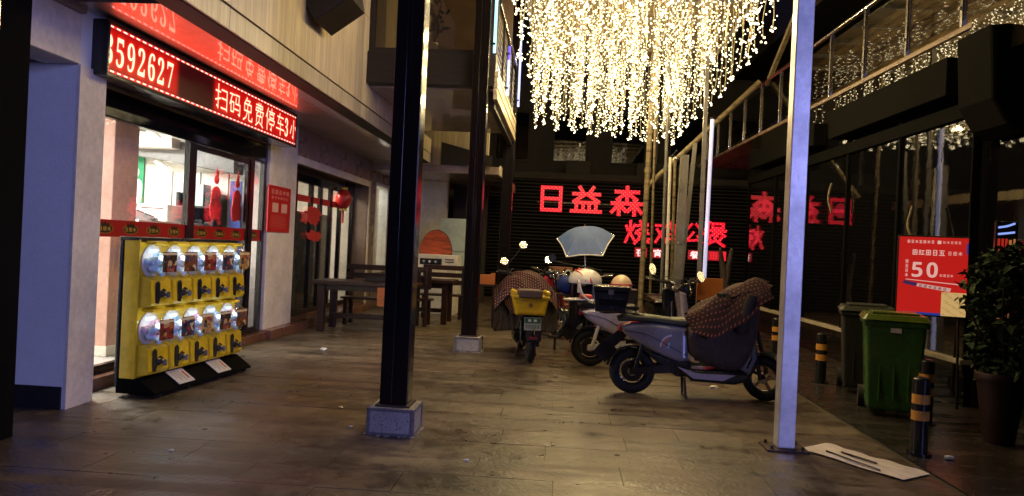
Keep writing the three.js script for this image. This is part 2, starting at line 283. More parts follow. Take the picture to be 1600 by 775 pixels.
// ------------------------------------------------------------------ the shop building on the left
const shop = thing('shop_building', 'beige shop building with glass front, red lit soffit and yellow lit upper wall', 'building');
{
  // near bay: wall that faces the camera, beam over it
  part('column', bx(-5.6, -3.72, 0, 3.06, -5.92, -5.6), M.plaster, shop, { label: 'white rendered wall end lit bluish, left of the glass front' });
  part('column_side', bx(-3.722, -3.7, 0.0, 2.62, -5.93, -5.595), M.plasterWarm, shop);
  part('plinth', bx(-5.6, -3.735, 0, 0.17, -5.6, -5.585, 0.004), M.darkBase, shop);
  part('beam', bx(-4.0, -3.7, 2.62, 3.0, -5.59, -2.6, 0.01), M.plasterWarm, shop);
  part('beam_cap', bx(-4.0, -3.66, 3.0, 3.06, -5.59, -2.6, 0.01), M.brownWall, shop);
  // wall round the openings
  part('pier', bx(-4.3, -4.0, 0, 3.05, -11.25, -10.2, 0.008), M.plasterWarm, shop, { label: 'beige pier carrying the red notice' });
  part('wall', [bx(-4.3, -4.0, 2.62, 3.05, -10.2, -5.92), bx(-4.3, -4.0, 2.55, 3.05, -15.5, -11.25), bx(-4.3, -4.0, 0, 3.05, -16.1, -15.5), bx(-4.3, -4.0, 0, 0.72, -17.3, -16.1), bx(-4.3, -4.0, 2.65, 3.05, -17.3, -16.1), bx(-4.3, -4.0, 0, 3.05, -21.6, -17.3)], M.brownWall, shop);
  part('door_surround', [bx(-4.02, -3.985, 2.5, 2.62, -15.62, -11.2, 0.006), bx(-4.02, -3.985, 0, 2.5, -15.62, -15.5, 0.006)], M.plasterWarm, shop);
  part('step', [bx(-4.3, -3.86, -0.02, 0.115, -15.6, -10.15, 0.01), bx(-4.2, -3.93, -0.02, 0.1, -10.15, -5.93, 0.01)], M.brownStone, shop);
  // soffit panels above the sign and the overhanging front
  for (let i = 0; i < 5; i++) part('soffit_panel', bx(-4.0, -2.775, 3.05, 3.09, -15.6 + i * 2.032, -15.6 + (i + 1) * 2.032 - 0.008), M.soffit, shop);
  part('soffit_panel', bx(-4.0, -2.775, 3.085, 3.12, -5.43, -2.6), M.soffit, shop);
  for (let i = 0; i < 8; i++) { const a = -15.6 + i * 1.59; part('fascia_panel', bx(-2.79, -2.77, 3.045, 3.222, a, a + 1.582, 0.003), M.trim, shop); }
  part('shadow_gap', bx(-3.0, -2.80, 3.04, 6.6, -10.6, -2.6), M.dark, shop);
  part('fascia_backing', bx(-3.0, -2.80, 3.04, 3.5, -15.6, -10.6), M.dark, shop);
  const edges = [-10.6, -9.1, -7.55, -6.08, -4.6, -2.6];
  for (let i = 0; i < 5; i++) for (const [y0, y1] of [[3.24, 4.42], [4.428, 5.5], [5.508, 6.6]]) part('cladding_panel', bx(-2.795, -2.765 - rr(0, 0.003), y0, y1, edges[i] + 0.005, edges[i + 1] - 0.005, 0.004), M.clad, shop);
  for (let i = 0; i < 3; i++) part('cladding_panel', bx(-2.795, -2.767, 3.24, 3.525, -15.6 + i * 1.667 + 0.005, -15.6 + (i + 1) * 1.667 - 0.005, 0.004), M.clad, shop);
  part('upper_mass', bx(-6, -3.0, 3.13, 6.6, -10.6, -2.6), M.dark, shop);
  part('rear_mass', bx(-6, -4.31, 3.05, 8.0, -21.6, -10.62), M.dark, shop);
  // glass front
  const win = part('shop_window', [bx(-4.12, -4.05, 2.37, 2.62, -10.2, -5.93), bx(-4.11, -4.05, 0.1, 0.17, -10.2, -5.93), bx(-4.11, -4.05, 0.17, 2.37, -8.17, -8.05), bx(-4.11, -4.05, 0.17, 2.37, -9.8, -9.68), bx(-4.11, -4.05, 0.17, 2.37, -10.2, -10.12), bx(-4.11, -4.05, 0.17, 2.37, -6.0, -5.93)], M.blackMetal, shop);
  part('header_panel', bx(-4.05, -4.035, 2.385, 2.6, -10.18, -5.95), M.blackGloss, win);
  part('pane', bx(-4.085, -4.077, 0.17, 2.37, -8.05, -6.0), pane, win);
  part('pane', bx(-4.085, -4.077, 0.17, 2.37, -10.12, -9.8), pane, win);
  const door = part('glass_door', [bx(-4.1, -4.06, 0.17, 0.25, -9.67, -8.18), bx(-4.1, -4.06, 2.3, 2.365, -9.67, -8.18), bx(-4.1, -4.06, 0.25, 2.3, -8.23, -8.18), bx(-4.1, -4.06, 0.25, 2.3, -9.67, -9.61)], M.blackMetal, shop);
  part('pane', bx(-4.085, -4.077, 0.25, 2.3, -9.61, -8.23), pane, door);
  part('door_handle', [tube([V(-4.02, 0.8, -9.5), V(-4.02, 1.25, -9.5)], 0.014), rod(V(-4.08, 0.85, -9.5), V(-4.02, 0.85, -9.5), 0.008), rod(V(-4.08, 1.2, -9.5), V(-4.02, 1.2, -9.5), 0.008)], M.steel, door);
  // red band of film with gold emblems
  const bandTex = canvasTex(2048, 128, (x, w, h) => {
    x.fillStyle = '#a50d12'; x.fillRect(0, 0, w, h);
    for (let k = 0; k < 10; k++) {
      const cx = 95 + k * 204, cy = 66;
      x.fillStyle = '#2a1a06'; x.strokeStyle = '#9c7a2a'; x.lineWidth = 5; x.beginPath(); x.ellipse(cx, cy + 2, 62, 34, 0, 0, 7); x.fill(); x.stroke();
      x.fillStyle = '#2a1a06'; x.beginPath(); x.moveTo(cx - 34, cy - 22); x.lineTo(cx - 30, cy - 50); x.lineTo(cx - 12, cy - 34); x.lineTo(cx, cy - 56); x.lineTo(cx + 12, cy - 34); x.lineTo(cx + 30, cy - 50); x.lineTo(cx + 34, cy - 22); x.fill();
      x.strokeStyle = '#c9a244'; ['日', '口', '木'].forEach((c, j) => drawGlyph(x, c, cx - 46 + j * 32, cy - 14, 27, 32, 4));
    }
  });
  const bandMat = new THREE.MeshPhysicalMaterial({ map: bandTex, roughness: 0.4 });
  const band = (z0, z1, u0, u1) => own((() => { const g = new THREE.PlaneGeometry(z1 - z0, 0.155); const uv = g.attributes.uv; for (let i = 0; i < 4; i++) uv.setX(i, u0 + (u1 - u0) * uv.getX(i)); g.rotateY(Math.PI / 2); return g.translate(-4.07, 1.392, (z0 + z1) / 2); })());
  part('film_band', band(-8.05, -6.0, 0, 0.5), bandMat, win);
  part('film_band', band(-10.12, -9.8, 0.52, 0.6), bandMat, win);
  part('film_band', band(-9.61, -8.23, 0.5, 0.8), bandMat, door);
  // second doorway: recessed doors
  const d2 = part('recessed_door', [bx(-4.36, -4.29, 2.3, 2.55, -15.5, -11.25), bx(-4.36, -4.29, 0.1, 0.2, -15.5, -11.25), ...[-11.3, -12.1, -12.9, -13.4, -14.0, -14.6, -15.45].map((z) => bx(-4.36, -4.29, 0.2, 2.3, z - 0.045, z + 0.045))], M.blackMetal, shop);
  for (const [a, b] of [[-12.055, -11.345], [-12.855, -12.145], [-13.355, -12.945], [-13.955, -13.445], [-14.555, -14.045], [-15.405, -14.645]]) part('pane', bx(-4.33, -4.32, 0.2, 2.3, a, b), pane, d2);
  part('red_band', [bx(-4.318, -4.314, 1.99, 2.1, -14.55, -11.35)], M.red, d2); part('head_panel', bx(-4.3, -4.28, 2.3, 2.54, -15.48, -11.27), M.blackGloss, d2);
  // the far window with yellow inside
  const w2 = part('side_window', [bx(-4.2, -4.0, 0.72, 0.78, -17.3, -16.1), bx(-4.2, -4.0, 2.59, 2.65, -17.3, -16.1), bx(-4.2, -4.0, 0.78, 2.59, -16.16, -16.1), bx(-4.2, -4.0, 0.78, 2.59, -17.3, -17.24)], M.offWhite, shop);
  part('pane', bx(-4.13, -4.12, 0.78, 2.59, -17.24, -16.16), pane, w2);
  // first-floor balcony box carried by the pillars
  part('balcony_beam', bx(-2.76, -1.0, 3.54, 3.98, -10.5, -10.3, 0.01), M.beam, shop);
  part('balcony_slab', bx(-2.76, -1.03, 3.52, 3.7, -14.35, -10.5), M.soffit, shop);
  part('balcony_floor', bx(-4.3, -1.06, 3.7, 3.95, -14.35, -10.52), M.dark, shop);
  for (let i = 0; i < 5; i++) part('fascia_slat', bx(-1.02, -0.96 - 0.008 * (i % 2), 3.37 + i * 0.078, 3.37 + i * 0.078 + 0.07, -14.3, -10.3, 0.006), M.clad, shop);
  part('fascia_lip', bx(-1.1, -1.02, 3.3, 3.74, -14.3, -10.52), M.beam, shop);
  const gl = part('balcony_window', [bx(-2.76, -1.0, 3.98, 4.04, -10.46, -10.36), bx(-2.76, -2.7, 4.04, 6.5, -10.46, -10.36), bx(-2.28, -2.24, 4.04, 6.5, -10.46, -10.36), bx(-1.06, -1.0, 4.04, 6.5, -10.46, -10.36)], M.beam, shop);
  part('pane', bx(-2.7, -2.28, 4.04, 6.5, -10.42, -10.41), paneDark, gl); part('pane', bx(-2.24, -1.06, 4.04, 6.5, -10.42, -10.41), paneDark, gl);
  part('balcony_wall', [bx(-2.9, -2.6, 3.95, 6.6, -14.2, -10.6)], M.clad, shop);
  part('balcony_rear_wall', bx(-2.6, -1.1, 3.95, 6.6, -14.3, -14.1), M.brownWall, shop);
  part('balcony_roof', bx(-4.3, -0.9, 6.5, 6.7, -14.6, -10.3), M.dark, shop);
  const rl = part('balcony_rail', [rod(V(-1.0, 4.75, -14.3), V(-1.0, 4.75, -10.5), 0.03), ...[-11.4, -12.3, -13.3].map((z) => rod(V(-1, 3.76, z), V(-1, 4.75, z), 0.018))], M.blackMetal, shop);
  part('louvre_panel', Array.from({ length: 9 }, (_, i) => bx(-1.05, -1.02, 3.82 + i * 0.095, 3.87 + i * 0.095, -14.2, -10.55)), M.greyPipe, rl, { kind: 'stuff' });
  // farther bay: lit wall, dark board, low canopy
  part('far_wall', bx(-3.99, -1.6, 3.0, 5, -15.9, -15.7), M.clad, shop);
  part('canopy', bx(-3.98, -1.35, 2.86, 3.02, -20.5, -15.65, 0.01), M.soffit, shop);
  part('canopy_edge', bx(-1.35, -1.32, 2.84, 3.05, -20.5, -15.66, 0.006), M.clad, shop);
  part('sign_back', extr([[-2.55, 3.02], [-1.5, 3.02], [-1.5, 3.22], [-2.55, 3.48]], 0.06).translate(0, 0, -15.58), M.dark, shop);
  part('end_wall', bx(-4.3, -2.75, 0, 2.86, -18.2, -18.0), M.plasterWarm, shop);
  part('kitchen_recess', bx(-2.75, -1.9, 0, 2.86, -19.2, -19.0), M.dark, shop);
  // interior of the shop, open to the glass
  const room = part('room', [bx(-8.6, -8.5, 0, 2.9, -10.3, -5.95), bx(-8.5, -4.31, 0, 2.9, -10.4, -10.3), bx(-8.5, -4.31, 0, 2.9, -6.0, -5.93)], M.offWhite, shop);
  part('room_floor', bx(-8.6, -4.13, 0.06, 0.11, -10.3, -6.0), M.concrete, room);
  part('room_ceiling', bx(-8.6, -4.31, 2.9, 2.98, -10.4, -5.93), M.greyPipe, room);
  
  part('room', [bx(-7.1, -7.0, 0, 2.9, -16.2, -11.0), bx(-7, -4.31, 0, 2.9, -16.3, -16.2), bx(-7, -4.31, 0, 2.9, -11.2, -11.1)], M.offWhite, shop);
  part('room_floor', bx(-7.1, -4.37, 0.05, 0.1, -16.2, -11.2), M.concrete, shop);
  part('room_ceiling', bx(-7.1, -4.31, 2.9, 2.98, -16.3, -11.1), M.offWhite, shop);
  const yel = part('yellow_room', [bx(-5.6, -5.5, 0, 1.85, -17.6, -16.31), bx(-5.5, -4.31, 0.0, 1.8, -17.6, -17.5)], M.yellow, shop);
  part('room_wall', [bx(-5.6, -5.5, 1.85, 2.9, -17.6, -16.31), bx(-5.5, -4.31, 1.8, 2.9, -17.6, -17.5)], M.fridge, yel);
  part('room_ceiling', bx(-5.6, -4.31, 2.9, 2.98, -17.6, -16.31), M.offWhite, yel);
}
function panelLight(name, label, pos, size, rgb, k, areaK, dir = [0, -1, 0]) {
  const t = thing(name, label, 'lamp', pos);
  t.up.set(0, 0, 1);
  const m = part('lamp_panel', new THREE.BoxGeometry(size[0], 0.03, size[1]), glow(rgb, k), t);
  const l = new THREE.RectAreaLight(lin(...rgb), areaK, size[0], size[1]);
  l.position.set(pos[0], pos[1] - 0.03, pos[2]); l.rotation.x = -Math.PI / 2; l.name = 'ceiling_lamp'; scene.add(l);
}
panelLight('ceiling_lamp', 'white ceiling lamp inside the bright shop behind the glass', [-6.2, 2.88, -7.6], [1.8, 1.4], [1, 0.97, 0.88], 1.2, POWER.shop);
panelLight('ceiling_lamp', 'warm ceiling lamp inside the second doorway room', [-5.6, 2.88, -13.6], [1.2, 1.6], [1, 0.86, 0.66], 1, POWER.shop2);
panelLight('ceiling_lamp', 'ceiling lamp over the yellow walls behind the small window', [-4.9, 2.88, -16.9], [0.6, 0.6], [1, 0.95, 0.8], 1, POWER.window);

// things in the shop
{
  const c = thing('shop_counter', 'tall white counter cabinet behind the left window pane', 'counter', [-5.2, 0.11, -9.3]);
  part('body', bx(-0.45, 0.4, 0, 1.36, -0.85, 0.9, 0.01), M.offWhite, c); part('worktop', bx(-0.48, 0.43, 1.36, 1.4, -0.88, 0.93, 0.008), M.plasterWarm, c); part('kickboard', bx(0.4, 0.406, 0, 0.1, -0.8, 0.85), M.dark, c);
  const mo = thing('cash_register', 'low grey till with keyboard on the tall shop counter', 'till', [-5.0, 1.511, -8.75], 0.4);
  part('case', extr([[-0.2, 0], [0.2, 0], [0.2, 0.03], [-0.05, 0.12], [-0.2, 0.12]], 0.4, 0.01), M.greyPipe, mo); part('screen', bx(-0.2, -0.17, 0.125, 0.26, -0.14, 0.14, 0.006), M.plasticBlack, mo); for (let i = 0; i < 4; i++) part('key_row', bx(0.0 + i * 0.045, 0.03 + i * 0.045, 0.1 - i * 0.018, 0.112 - i * 0.018, -0.16, 0.16), M.plasticBlack, mo);
  const wb = thing('white_box', 'pale grey box machine standing on the shop counter', 'machine', [-5.22, 1.511, -9.75]);
  part('case', bx(-0.2, 0.2, 0, 0.22, -0.3, 0.3, 0.015), M.offWhite, wb); part('slot', bx(-0.15, 0.15, 0.16, 0.175, 0.3, 0.304), M.dark, wb);
  const gp = thing('green_poster', 'tall green poster with white figure on the shop wall', 'poster', [-5.97, 2.07, -10.28]);
  part('board', bx(-0.16, 0.16, -0.36, 0.36, 0, 0.02, 0.004), M.greenPoster, gp);
  part('figure', [rod(V(0.02, 0.12, 0.02), V(0.02, 0.12, 0.027), 0.08, 24), extr([[-0.08, -0.25], [0.1, -0.28], [0.12, 0.0], [0, 0.05], [-0.1, 0.01]], 0.006, 0, true).translate(0.02, -0.02, 0.024)], M.offWhite, gp);
  const ip = thing('inner_pier', 'pinkish pier inside the shop behind the left edge of the window', 'pier', [-4.62, 0.11, -7.62]); part('shaft', bx(-0.12, 0.12, 0, 2.78, -0.22, 0.22, 0.01), mat([0.62, 0.36, 0.3], 0.6), ip); part('skirting', bx(-0.13, 0.13, 0, 0.1, -0.23, 0.23, 0.004), M.offWhite, ip);
  const cbm = thing('ceiling_beam', 'dark ceiling bulkhead with white light box inside the shop', 'beam', [-5.3, 2.45, -10.0]); part('beam', extr([[-0.9, 0.0], [0.95, -0.26], [0.95, 0.02], [-0.9, 0.3]], 0.3, 0.01), M.greyPipe, cbm); part('light_box', bx(-0.42, 0.22, 0.02, 0.22, 0.17, 0.4, 0.01), M.offWhite, cbm);
  for (let i = 0; i < 4; i++) single('wall_panel', bx(-0.19, 0.19, 0, 2.1, 0, 0.025, 0.006), M.offWhite, ['tall white wall panel next to the green poster', 'second white wall panel right of the green poster', 'third white wall panel behind the counter box', 'white wall panel nearest the glass door, left of the banner'][i], 'panel', [-5.6 + i * 0.4, 0.12, -10.295]);
  for (const [x, z, l] of [[-5.2, -9.25, 'white spotlight on the shop ceiling, nearer one'], [-5.5, -10.0, 'white spotlight on the shop ceiling, farther one']]) {
    const s = thing('spotlight', l, 'lamp', [x, x < -5.3 ? 2.3 : 2.6, z], 0.6);
    part('housing', rod(V(0, 0.05, 0), V(0.12, -0.07, 0), 0.045, 16), M.offWhite, s); part('stem', rod(V(0.02, 0.04, 0), V(0.02, 0.3, 0), 0.012), M.plasticBlack, s);
    part('lens', rod(V(0.121, -0.071, 0), V(0.126, -0.076, 0), 0.04, 16), glow([1, 0.93, 0.75], 4), s);
    const l2 = new THREE.PointLight(lin(1, 0.93, 0.75), 0.15); l2.position.set(x + 0.15, (x < -5.3 ? 2.3 : 2.6) - 0.1, z); l2.shadow.radius = 2; l2.name = 'spotlight'; scene.add(l2);
  }
  const bb = thing('blue_banner', 'blue roll banner standing behind the glass door', 'banner', [-4.42, 0.36, -10.1]);
  part('sheet', bx(-0.08, 0.08, 0.05, 1.75, -0.01, 0.01), M.blue, bb); part('base', bx(-0.1, 0.1, -0.25, 0.05, -0.06, 0.06, 0.01), M.steel, bb);
  const sh = thing('display_shelf', 'dark display shelf of goods behind the glass door', 'shelf', [-4.86, 0.42, -10.05], -Math.PI / 2);
  part('frame', [bx(-0.2, 0.2, 0, 1.5, -0.26, -0.23), bx(-0.2, 0.2, 0, 1.5, 0.23, 0.26), bx(-0.2, -0.18, 0, 1.5, -0.229, 0.229)], M.plasticBlack, sh);
  for (const y of [0.1, 0.5, 0.9, 1.3]) { part('shelf', bx(-0.19, 0.2, y, y + 0.025, -0.228, 0.228), M.plasticBlack, sh); for (let i = 0; i < 3; i++) part('carton', bx(-0.1, 0.12, y + 0.025, y + 0.2 + rr(0, 0.12), -0.22 + i * 0.15, -0.09 + i * 0.15, 0.006), [M.blue, M.plasticBlack, M.greyPipe, M.fridge][Math.floor(rnd() * 4)], sh); }
  // two red hanging paper figures in the door
  for (const [z, l] of [[-8.93, 'red hanging paper figure in the glass door, left one'], [-9.52, 'red hanging paper figure in the glass door, right one']]) {
    const o = thing('hanging_figure', l, 'ornament', [-4.15, 1.55, z]);
    o.scale.y = 0.86; part('body', extr([[-0.12, 0.02], [-0.04, 0], [0.06, 0.03], [0.13, 0.02], [0.14, 0.2], [0.1, 0.28], [0.12, 0.36], [0.05, 0.46], [-0.04, 0.46], [-0.11, 0.38], [-0.13, 0.25], [-0.15, 0.18]], 0.02, 0.006, true).rotateY(Math.PI / 2), M.redGloss, o);
    part('head', [new THREE.SphereGeometry(0.055, 14, 10).scale(0.4, 1.1, 1).translate(0, 0.56, 0), extr([[-0.03, 0.6], [0.03, 0.6], [0.045, 0.69], [0.01, 0.65], [0, 0.72], [-0.02, 0.65]], 0.015).rotateY(Math.PI / 2)], M.redGloss, o);
    part('cord', rod(V(0, 0.62, 0), V(0, 0.75, 0), 0.003, 5), M.red, o);
  }
  const bar2 = thing('bar_cabinet', 'tall dark cabinet row standing inside the second doorway', 'cabinet', [-4.85, 0.1, -13.15]);
  for (let i = 0; i < 6; i++) part('cabinet_door', bx(0.27, 0.29, 0.05, 1.72, -1.8 + i * 0.6, -1.8 + i * 0.6 + 0.59, 0.006), M.plasticBlack, bar2); part('body', bx(-0.25, 0.27, 0, 1.75, -1.81, 1.81, 0.01), M.dark, bar2);
  // paper cuts and a lantern in the second doorway
  const blob = (r, n, f) => { const p = []; for (let i = 0; i < n; i++) { const a = i / n * 6.283, k = r * rr(0.62, 1.05); p.push([Math.cos(a) * k, Math.sin(a) * k * f]); } return extr(p, 0.004).rotateY(Math.PI / 2); };
  for (const [y, z, r, f, l] of [[1.78, -12.95, 0.5, 0.36, 'red paper cut on the second door, upper one'], [1.43, -13.0, 0.48, 0.22, 'red paper cut on the second door, lower one']]) single('paper_cut', blob(r, 34, f), M.red, l, 'paper cut', [-4.28, y, z]);
  const lan = thing('red_lantern', 'round red paper lantern hanging in the second doorway', 'lantern', [-4.18, 2.16, -14.35]);
  part('shade', new THREE.SphereGeometry(0.2, 20, 14).scale(0.75, 0.95, 0.75), M.redGloss, lan);
  part('cap', [rod(V(0, 0.18, 0), V(0, 0.22, 0), 0.07, 14), rod(V(0, -0.22, 0), V(0, -0.18, 0), 0.07, 14)], M.yellow, lan);
  part('tassel', rod(V(0, -0.45, 0), V(0, -0.22, 0), 0.02, 8), M.red, lan); part('cord', rod(V(0, 0.22, 0), V(0, 0.34, 0), 0.004, 5), M.red, lan);
}
// red notice on the pier
{
  const tex = canvasTex(256, 384, (x, w, h) => {
    x.fillStyle = '#b3161a'; x.fillRect(0, 0, w, h); x.strokeStyle = '#e0a090'; ['日', '口', '五', '木', '口'].forEach((c, i) => drawGlyph(x, c, 22 + i * 44, 26, 34, 40, 5));
    ['口', '日', '木', '口', '五', '日'].forEach((c, i) => drawGlyph(x, c, 30 + i * 34, 84, 22, 24, 3));
    x.fillStyle = '#d8a698'; x.fillRect(40, 140, 70, 80); x.fillRect(146, 140, 70, 80); x.fillStyle = '#c8604e'; for (let i = 0; i < 7; i++) x.fillRect(30, 250 + i * 16, 150 + (i * 37) % 50, 5);
  });
  const n = thing('red_notice', 'red printed notice fixed to the pier beside the shop door', 'notice', [-3.985, 1.77, -10.55]);
  part('board', bx(-0.012, 0.008, -0.32, 0.32, -0.42, 0.42, 0.004), M.red, n);
  part('print', own(new THREE.PlaneGeometry(0.82, 0.62).rotateY(Math.PI / 2).translate(0.0105, 0, 0)), new THREE.MeshPhysicalMaterial({ map: tex, roughness: 0.35 }), n);
}
// LED text sign
{
  const tex = canvasTex(2048, 200, (x, w, h) => {
    x.fillStyle = '#230204'; x.fillRect(0, 0, w, h);
    const halo = (a, b) => { x.save(); x.filter = 'blur(14px)'; x.fillStyle = '#a80a08'; x.fillRect(a, 8, b - a, h - 16); x.restore(); };
    halo(-20, 530); halo(880, 2070);
    x.fillStyle = '#ff2a1c'; x.fillRect(0, 6, w, 10); x.fillRect(0, h - 16, w, 10);
    const text = () => {
      const digit = (d, px) => { x.save(); x.translate(px, 104); x.scale(0.86, 1.28); x.font = 'bold 128px serif'; x.textBaseline = 'middle'; x.fillText(d, 0, 0); x.restore(); };
      '3592627'.split('').forEach((d, i) => digit(d, -30 + i * 76));
      '扫码免费停车'.split('').forEach((c, i) => drawGlyph(x, c, 902 + i * 162, 32, 138, 138, 9));
      digit('3', 1856); drawGlyph(x, '小', 1944, 32, 130, 138, 9);
    };
    x.save(); x.filter = 'blur(9px)'; x.fillStyle = x.strokeStyle = '#ff3a20'; text(); text(); x.restore();
    x.fillStyle = x.strokeStyle = '#fff2c8'; text();
    x.fillStyle = '#fff0dc'; for (let i = 0; i < w; i += 46) { x.fillRect(i, 8, 27, 7); x.fillRect(i + 14, h - 15, 27, 7); }
    x.fillStyle = 'rgba(60,0,0,.35)'; for (let i = 0; i < w; i += 6) x.fillRect(i, 0, 1, h); for (let i = 0; i < h; i += 6) x.fillRect(0, i, w, 1);
  });
  const s = thing('led_text_sign', 'long red LED text sign running above the glass shop front', 'sign', [-3.6, 2.8, -7.88]);
  part('case', bx(-0.22, -0.004, -0.22, 0.22, -2.13, 2.13, 0.012), M.blackMetal, s);
  part('bezel', [bx(-0.01, 0.012, 0.196, 0.222, -2.13, 2.13, 0.004), bx(-0.01, 0.012, -0.222, -0.196, -2.13, 2.13, 0.004), bx(-0.01, 0.012, -0.196, 0.196, 2.104, 2.13, 0.004), bx(-0.01, 0.012, -0.196, 0.196, -2.13, -2.104, 0.004)], M.blackMetal, s);
  const m = new THREE.MeshStandardMaterial({ color: 0x110000, roughness: 0.5, emissive: 0xffffff, emissiveMap: tex, emissiveIntensity: 1.7 });
  part('led_screen', own(new THREE.PlaneGeometry(4.208, 0.392).rotateY(Math.PI / 2).translate(0.001, 0, 0)), m, s);
  const l = new THREE.RectAreaLight(lin(1, 0.06, 0.03), POWER.ledArea, 4.2, 0.39); l.position.set(-3.585, 2.8, -7.88); l.rotation.y = -Math.PI / 2; l.name = 'led_sign'; scene.add(l);
}
// cable box high on the wall
{
  const b = thing('wall_lamp_box', 'dark flood lamp box high on the yellow lit wall', 'lamp', [-2.76, 3.88, -8.1]);
  part('housing', extr([[0, 0.05], [0.42, 0.25], [0.46, 0.02], [0.1, -0.24], [0, -0.1]], 0.6, 0.02), M.beam, b); part('bracket', bx(0, 0.05, 0, 0.34, -0.12, 0.12, 0.006), M.blackMetal, b);
}
// ------------------------------------------------------------------ pillars
{
  const P = [[-1.165, -5.58, 'dark square pillar nearest the camera, on a bluish concrete block'], [-1.17, -10.1, 'second dark square pillar, beside the yellow basket scooter'], [-1.08, -14.45, 'third dark pillar far back behind the scooter mirrors']];
  const first = thing('pillar', P[0][2], 'pillar', [P[0][0], 0, P[0][1]], 0, 'dark pillars in a row along the shop');
  part('shaft', [bx(-0.092, 0.092, 0.2, 6.6, -0.092, 0.092, 0.006), bx(-0.1, -0.012, 0.2, 6.6, 0.08, 0.1, 0.004), bx(0.012, 0.1, 0.2, 6.6, 0.08, 0.1, 0.004), bx(-0.1, -0.012, 0.2, 6.6, -0.1, -0.08, 0.004), bx(0.012, 0.1, 0.2, 6.6, -0.1, -0.08, 0.004), bx(0.086, 0.102, 0.2, 6.6, -0.079, 0.079, 0.004), bx(-0.102, -0.086, 0.2, 6.6, -0.079, 0.079, 0.004)], M.pillar, first);
  part('base_plate', bx(-0.125, 0.125, 0.195, 0.21, -0.125, 0.125, 0.003), M.rust, first);
  part('footing', [bx(-0.165, 0.165, -0.02, 0.196, -0.165, 0.165, 0.01)], M.concrete, first);
  { const e = []; for (let q = 0; q < 4; q++) for (const g of [bx(-0.17, 0.17, 0.172, 0.194, 0.165, 0.173, 0.003), bx(-0.17, -0.146, 0.0, 0.171, 0.165, 0.173, 0.003), bx(0.146, 0.17, 0.0, 0.171, 0.165, 0.173, 0.003), bx(-0.145, 0.145, 0.0, 0.02, 0.165, 0.172, 0.003)]) e.push(g.rotateY(q * Math.PI / 2)); part('edge_rim', e, M.darkConcrete, first); }
  part('mortar', Array.from({ length: 26 }, (_, i) => { const q = i % 4, x = rr(-0.17, 0.17); return new THREE.IcosahedronGeometry(rr(0.008, 0.024), 0).scale(1.4, 0.35, 0.9).translate(x, 0.002, 0.178).rotateY(q * Math.PI / 2); }), M.concrete, first, { kind: 'stuff' });
  for (let i = 1; i < 3; i++) { const c = first.clone(); c.name = numbered('pillar'); c.position.set(P[i][0], 0, P[i][1]); c.userData = { ...first.userData, label: P[i][2] }; scene.add(c); }
  // colour tubes on the pillars and the balcony
  const tubeLamp = (pos, h, top, bot, label) => {
    const t = thing('led_tube', label, 'light tube', pos);
    part('tube', rod(V(0, 0, 0), V(0, h * 0.72, 0), 0.02, 10), glow(bot, 2.2), t); part('tube_top', rod(V(0, h * 0.72 + 0.003, 0), V(0, h, 0), 0.02, 10), glow(top, 1.6), t);
    for (const y of [0.1, h - 0.13]) part('clip', bx(-0.05, 0.012, y, y + 0.03, -0.026, 0.026), M.plasticBlack, t);
    const l = new THREE.PointLight(lin(...bot), 0.12); l.shadow.radius = 1; l.position.set(pos[0] + 0.06, pos[1] + h / 2, pos[2] + 0.05); l.name = 'led_tube'; scene.add(l);
  };
  tubeLamp([-1.01, 3.95, -10.12], 1.4, [0.8, 0.3, 1], [0.35, 0.8, 1], 'cyan and violet light tube at the second pillar');
  tubeLamp([-0.93, 3.68, -11.6], 0.75, [0.15, 0.1, 1], [0.5, 0.6, 1], 'blue white light tube on the balcony edge');
  tubeLamp([-0.93, 4.0, -14.2], 1.6, [0.2, 0.5, 1], [0.45, 0.5, 1], 'blue white light tube at the third pillar');
}

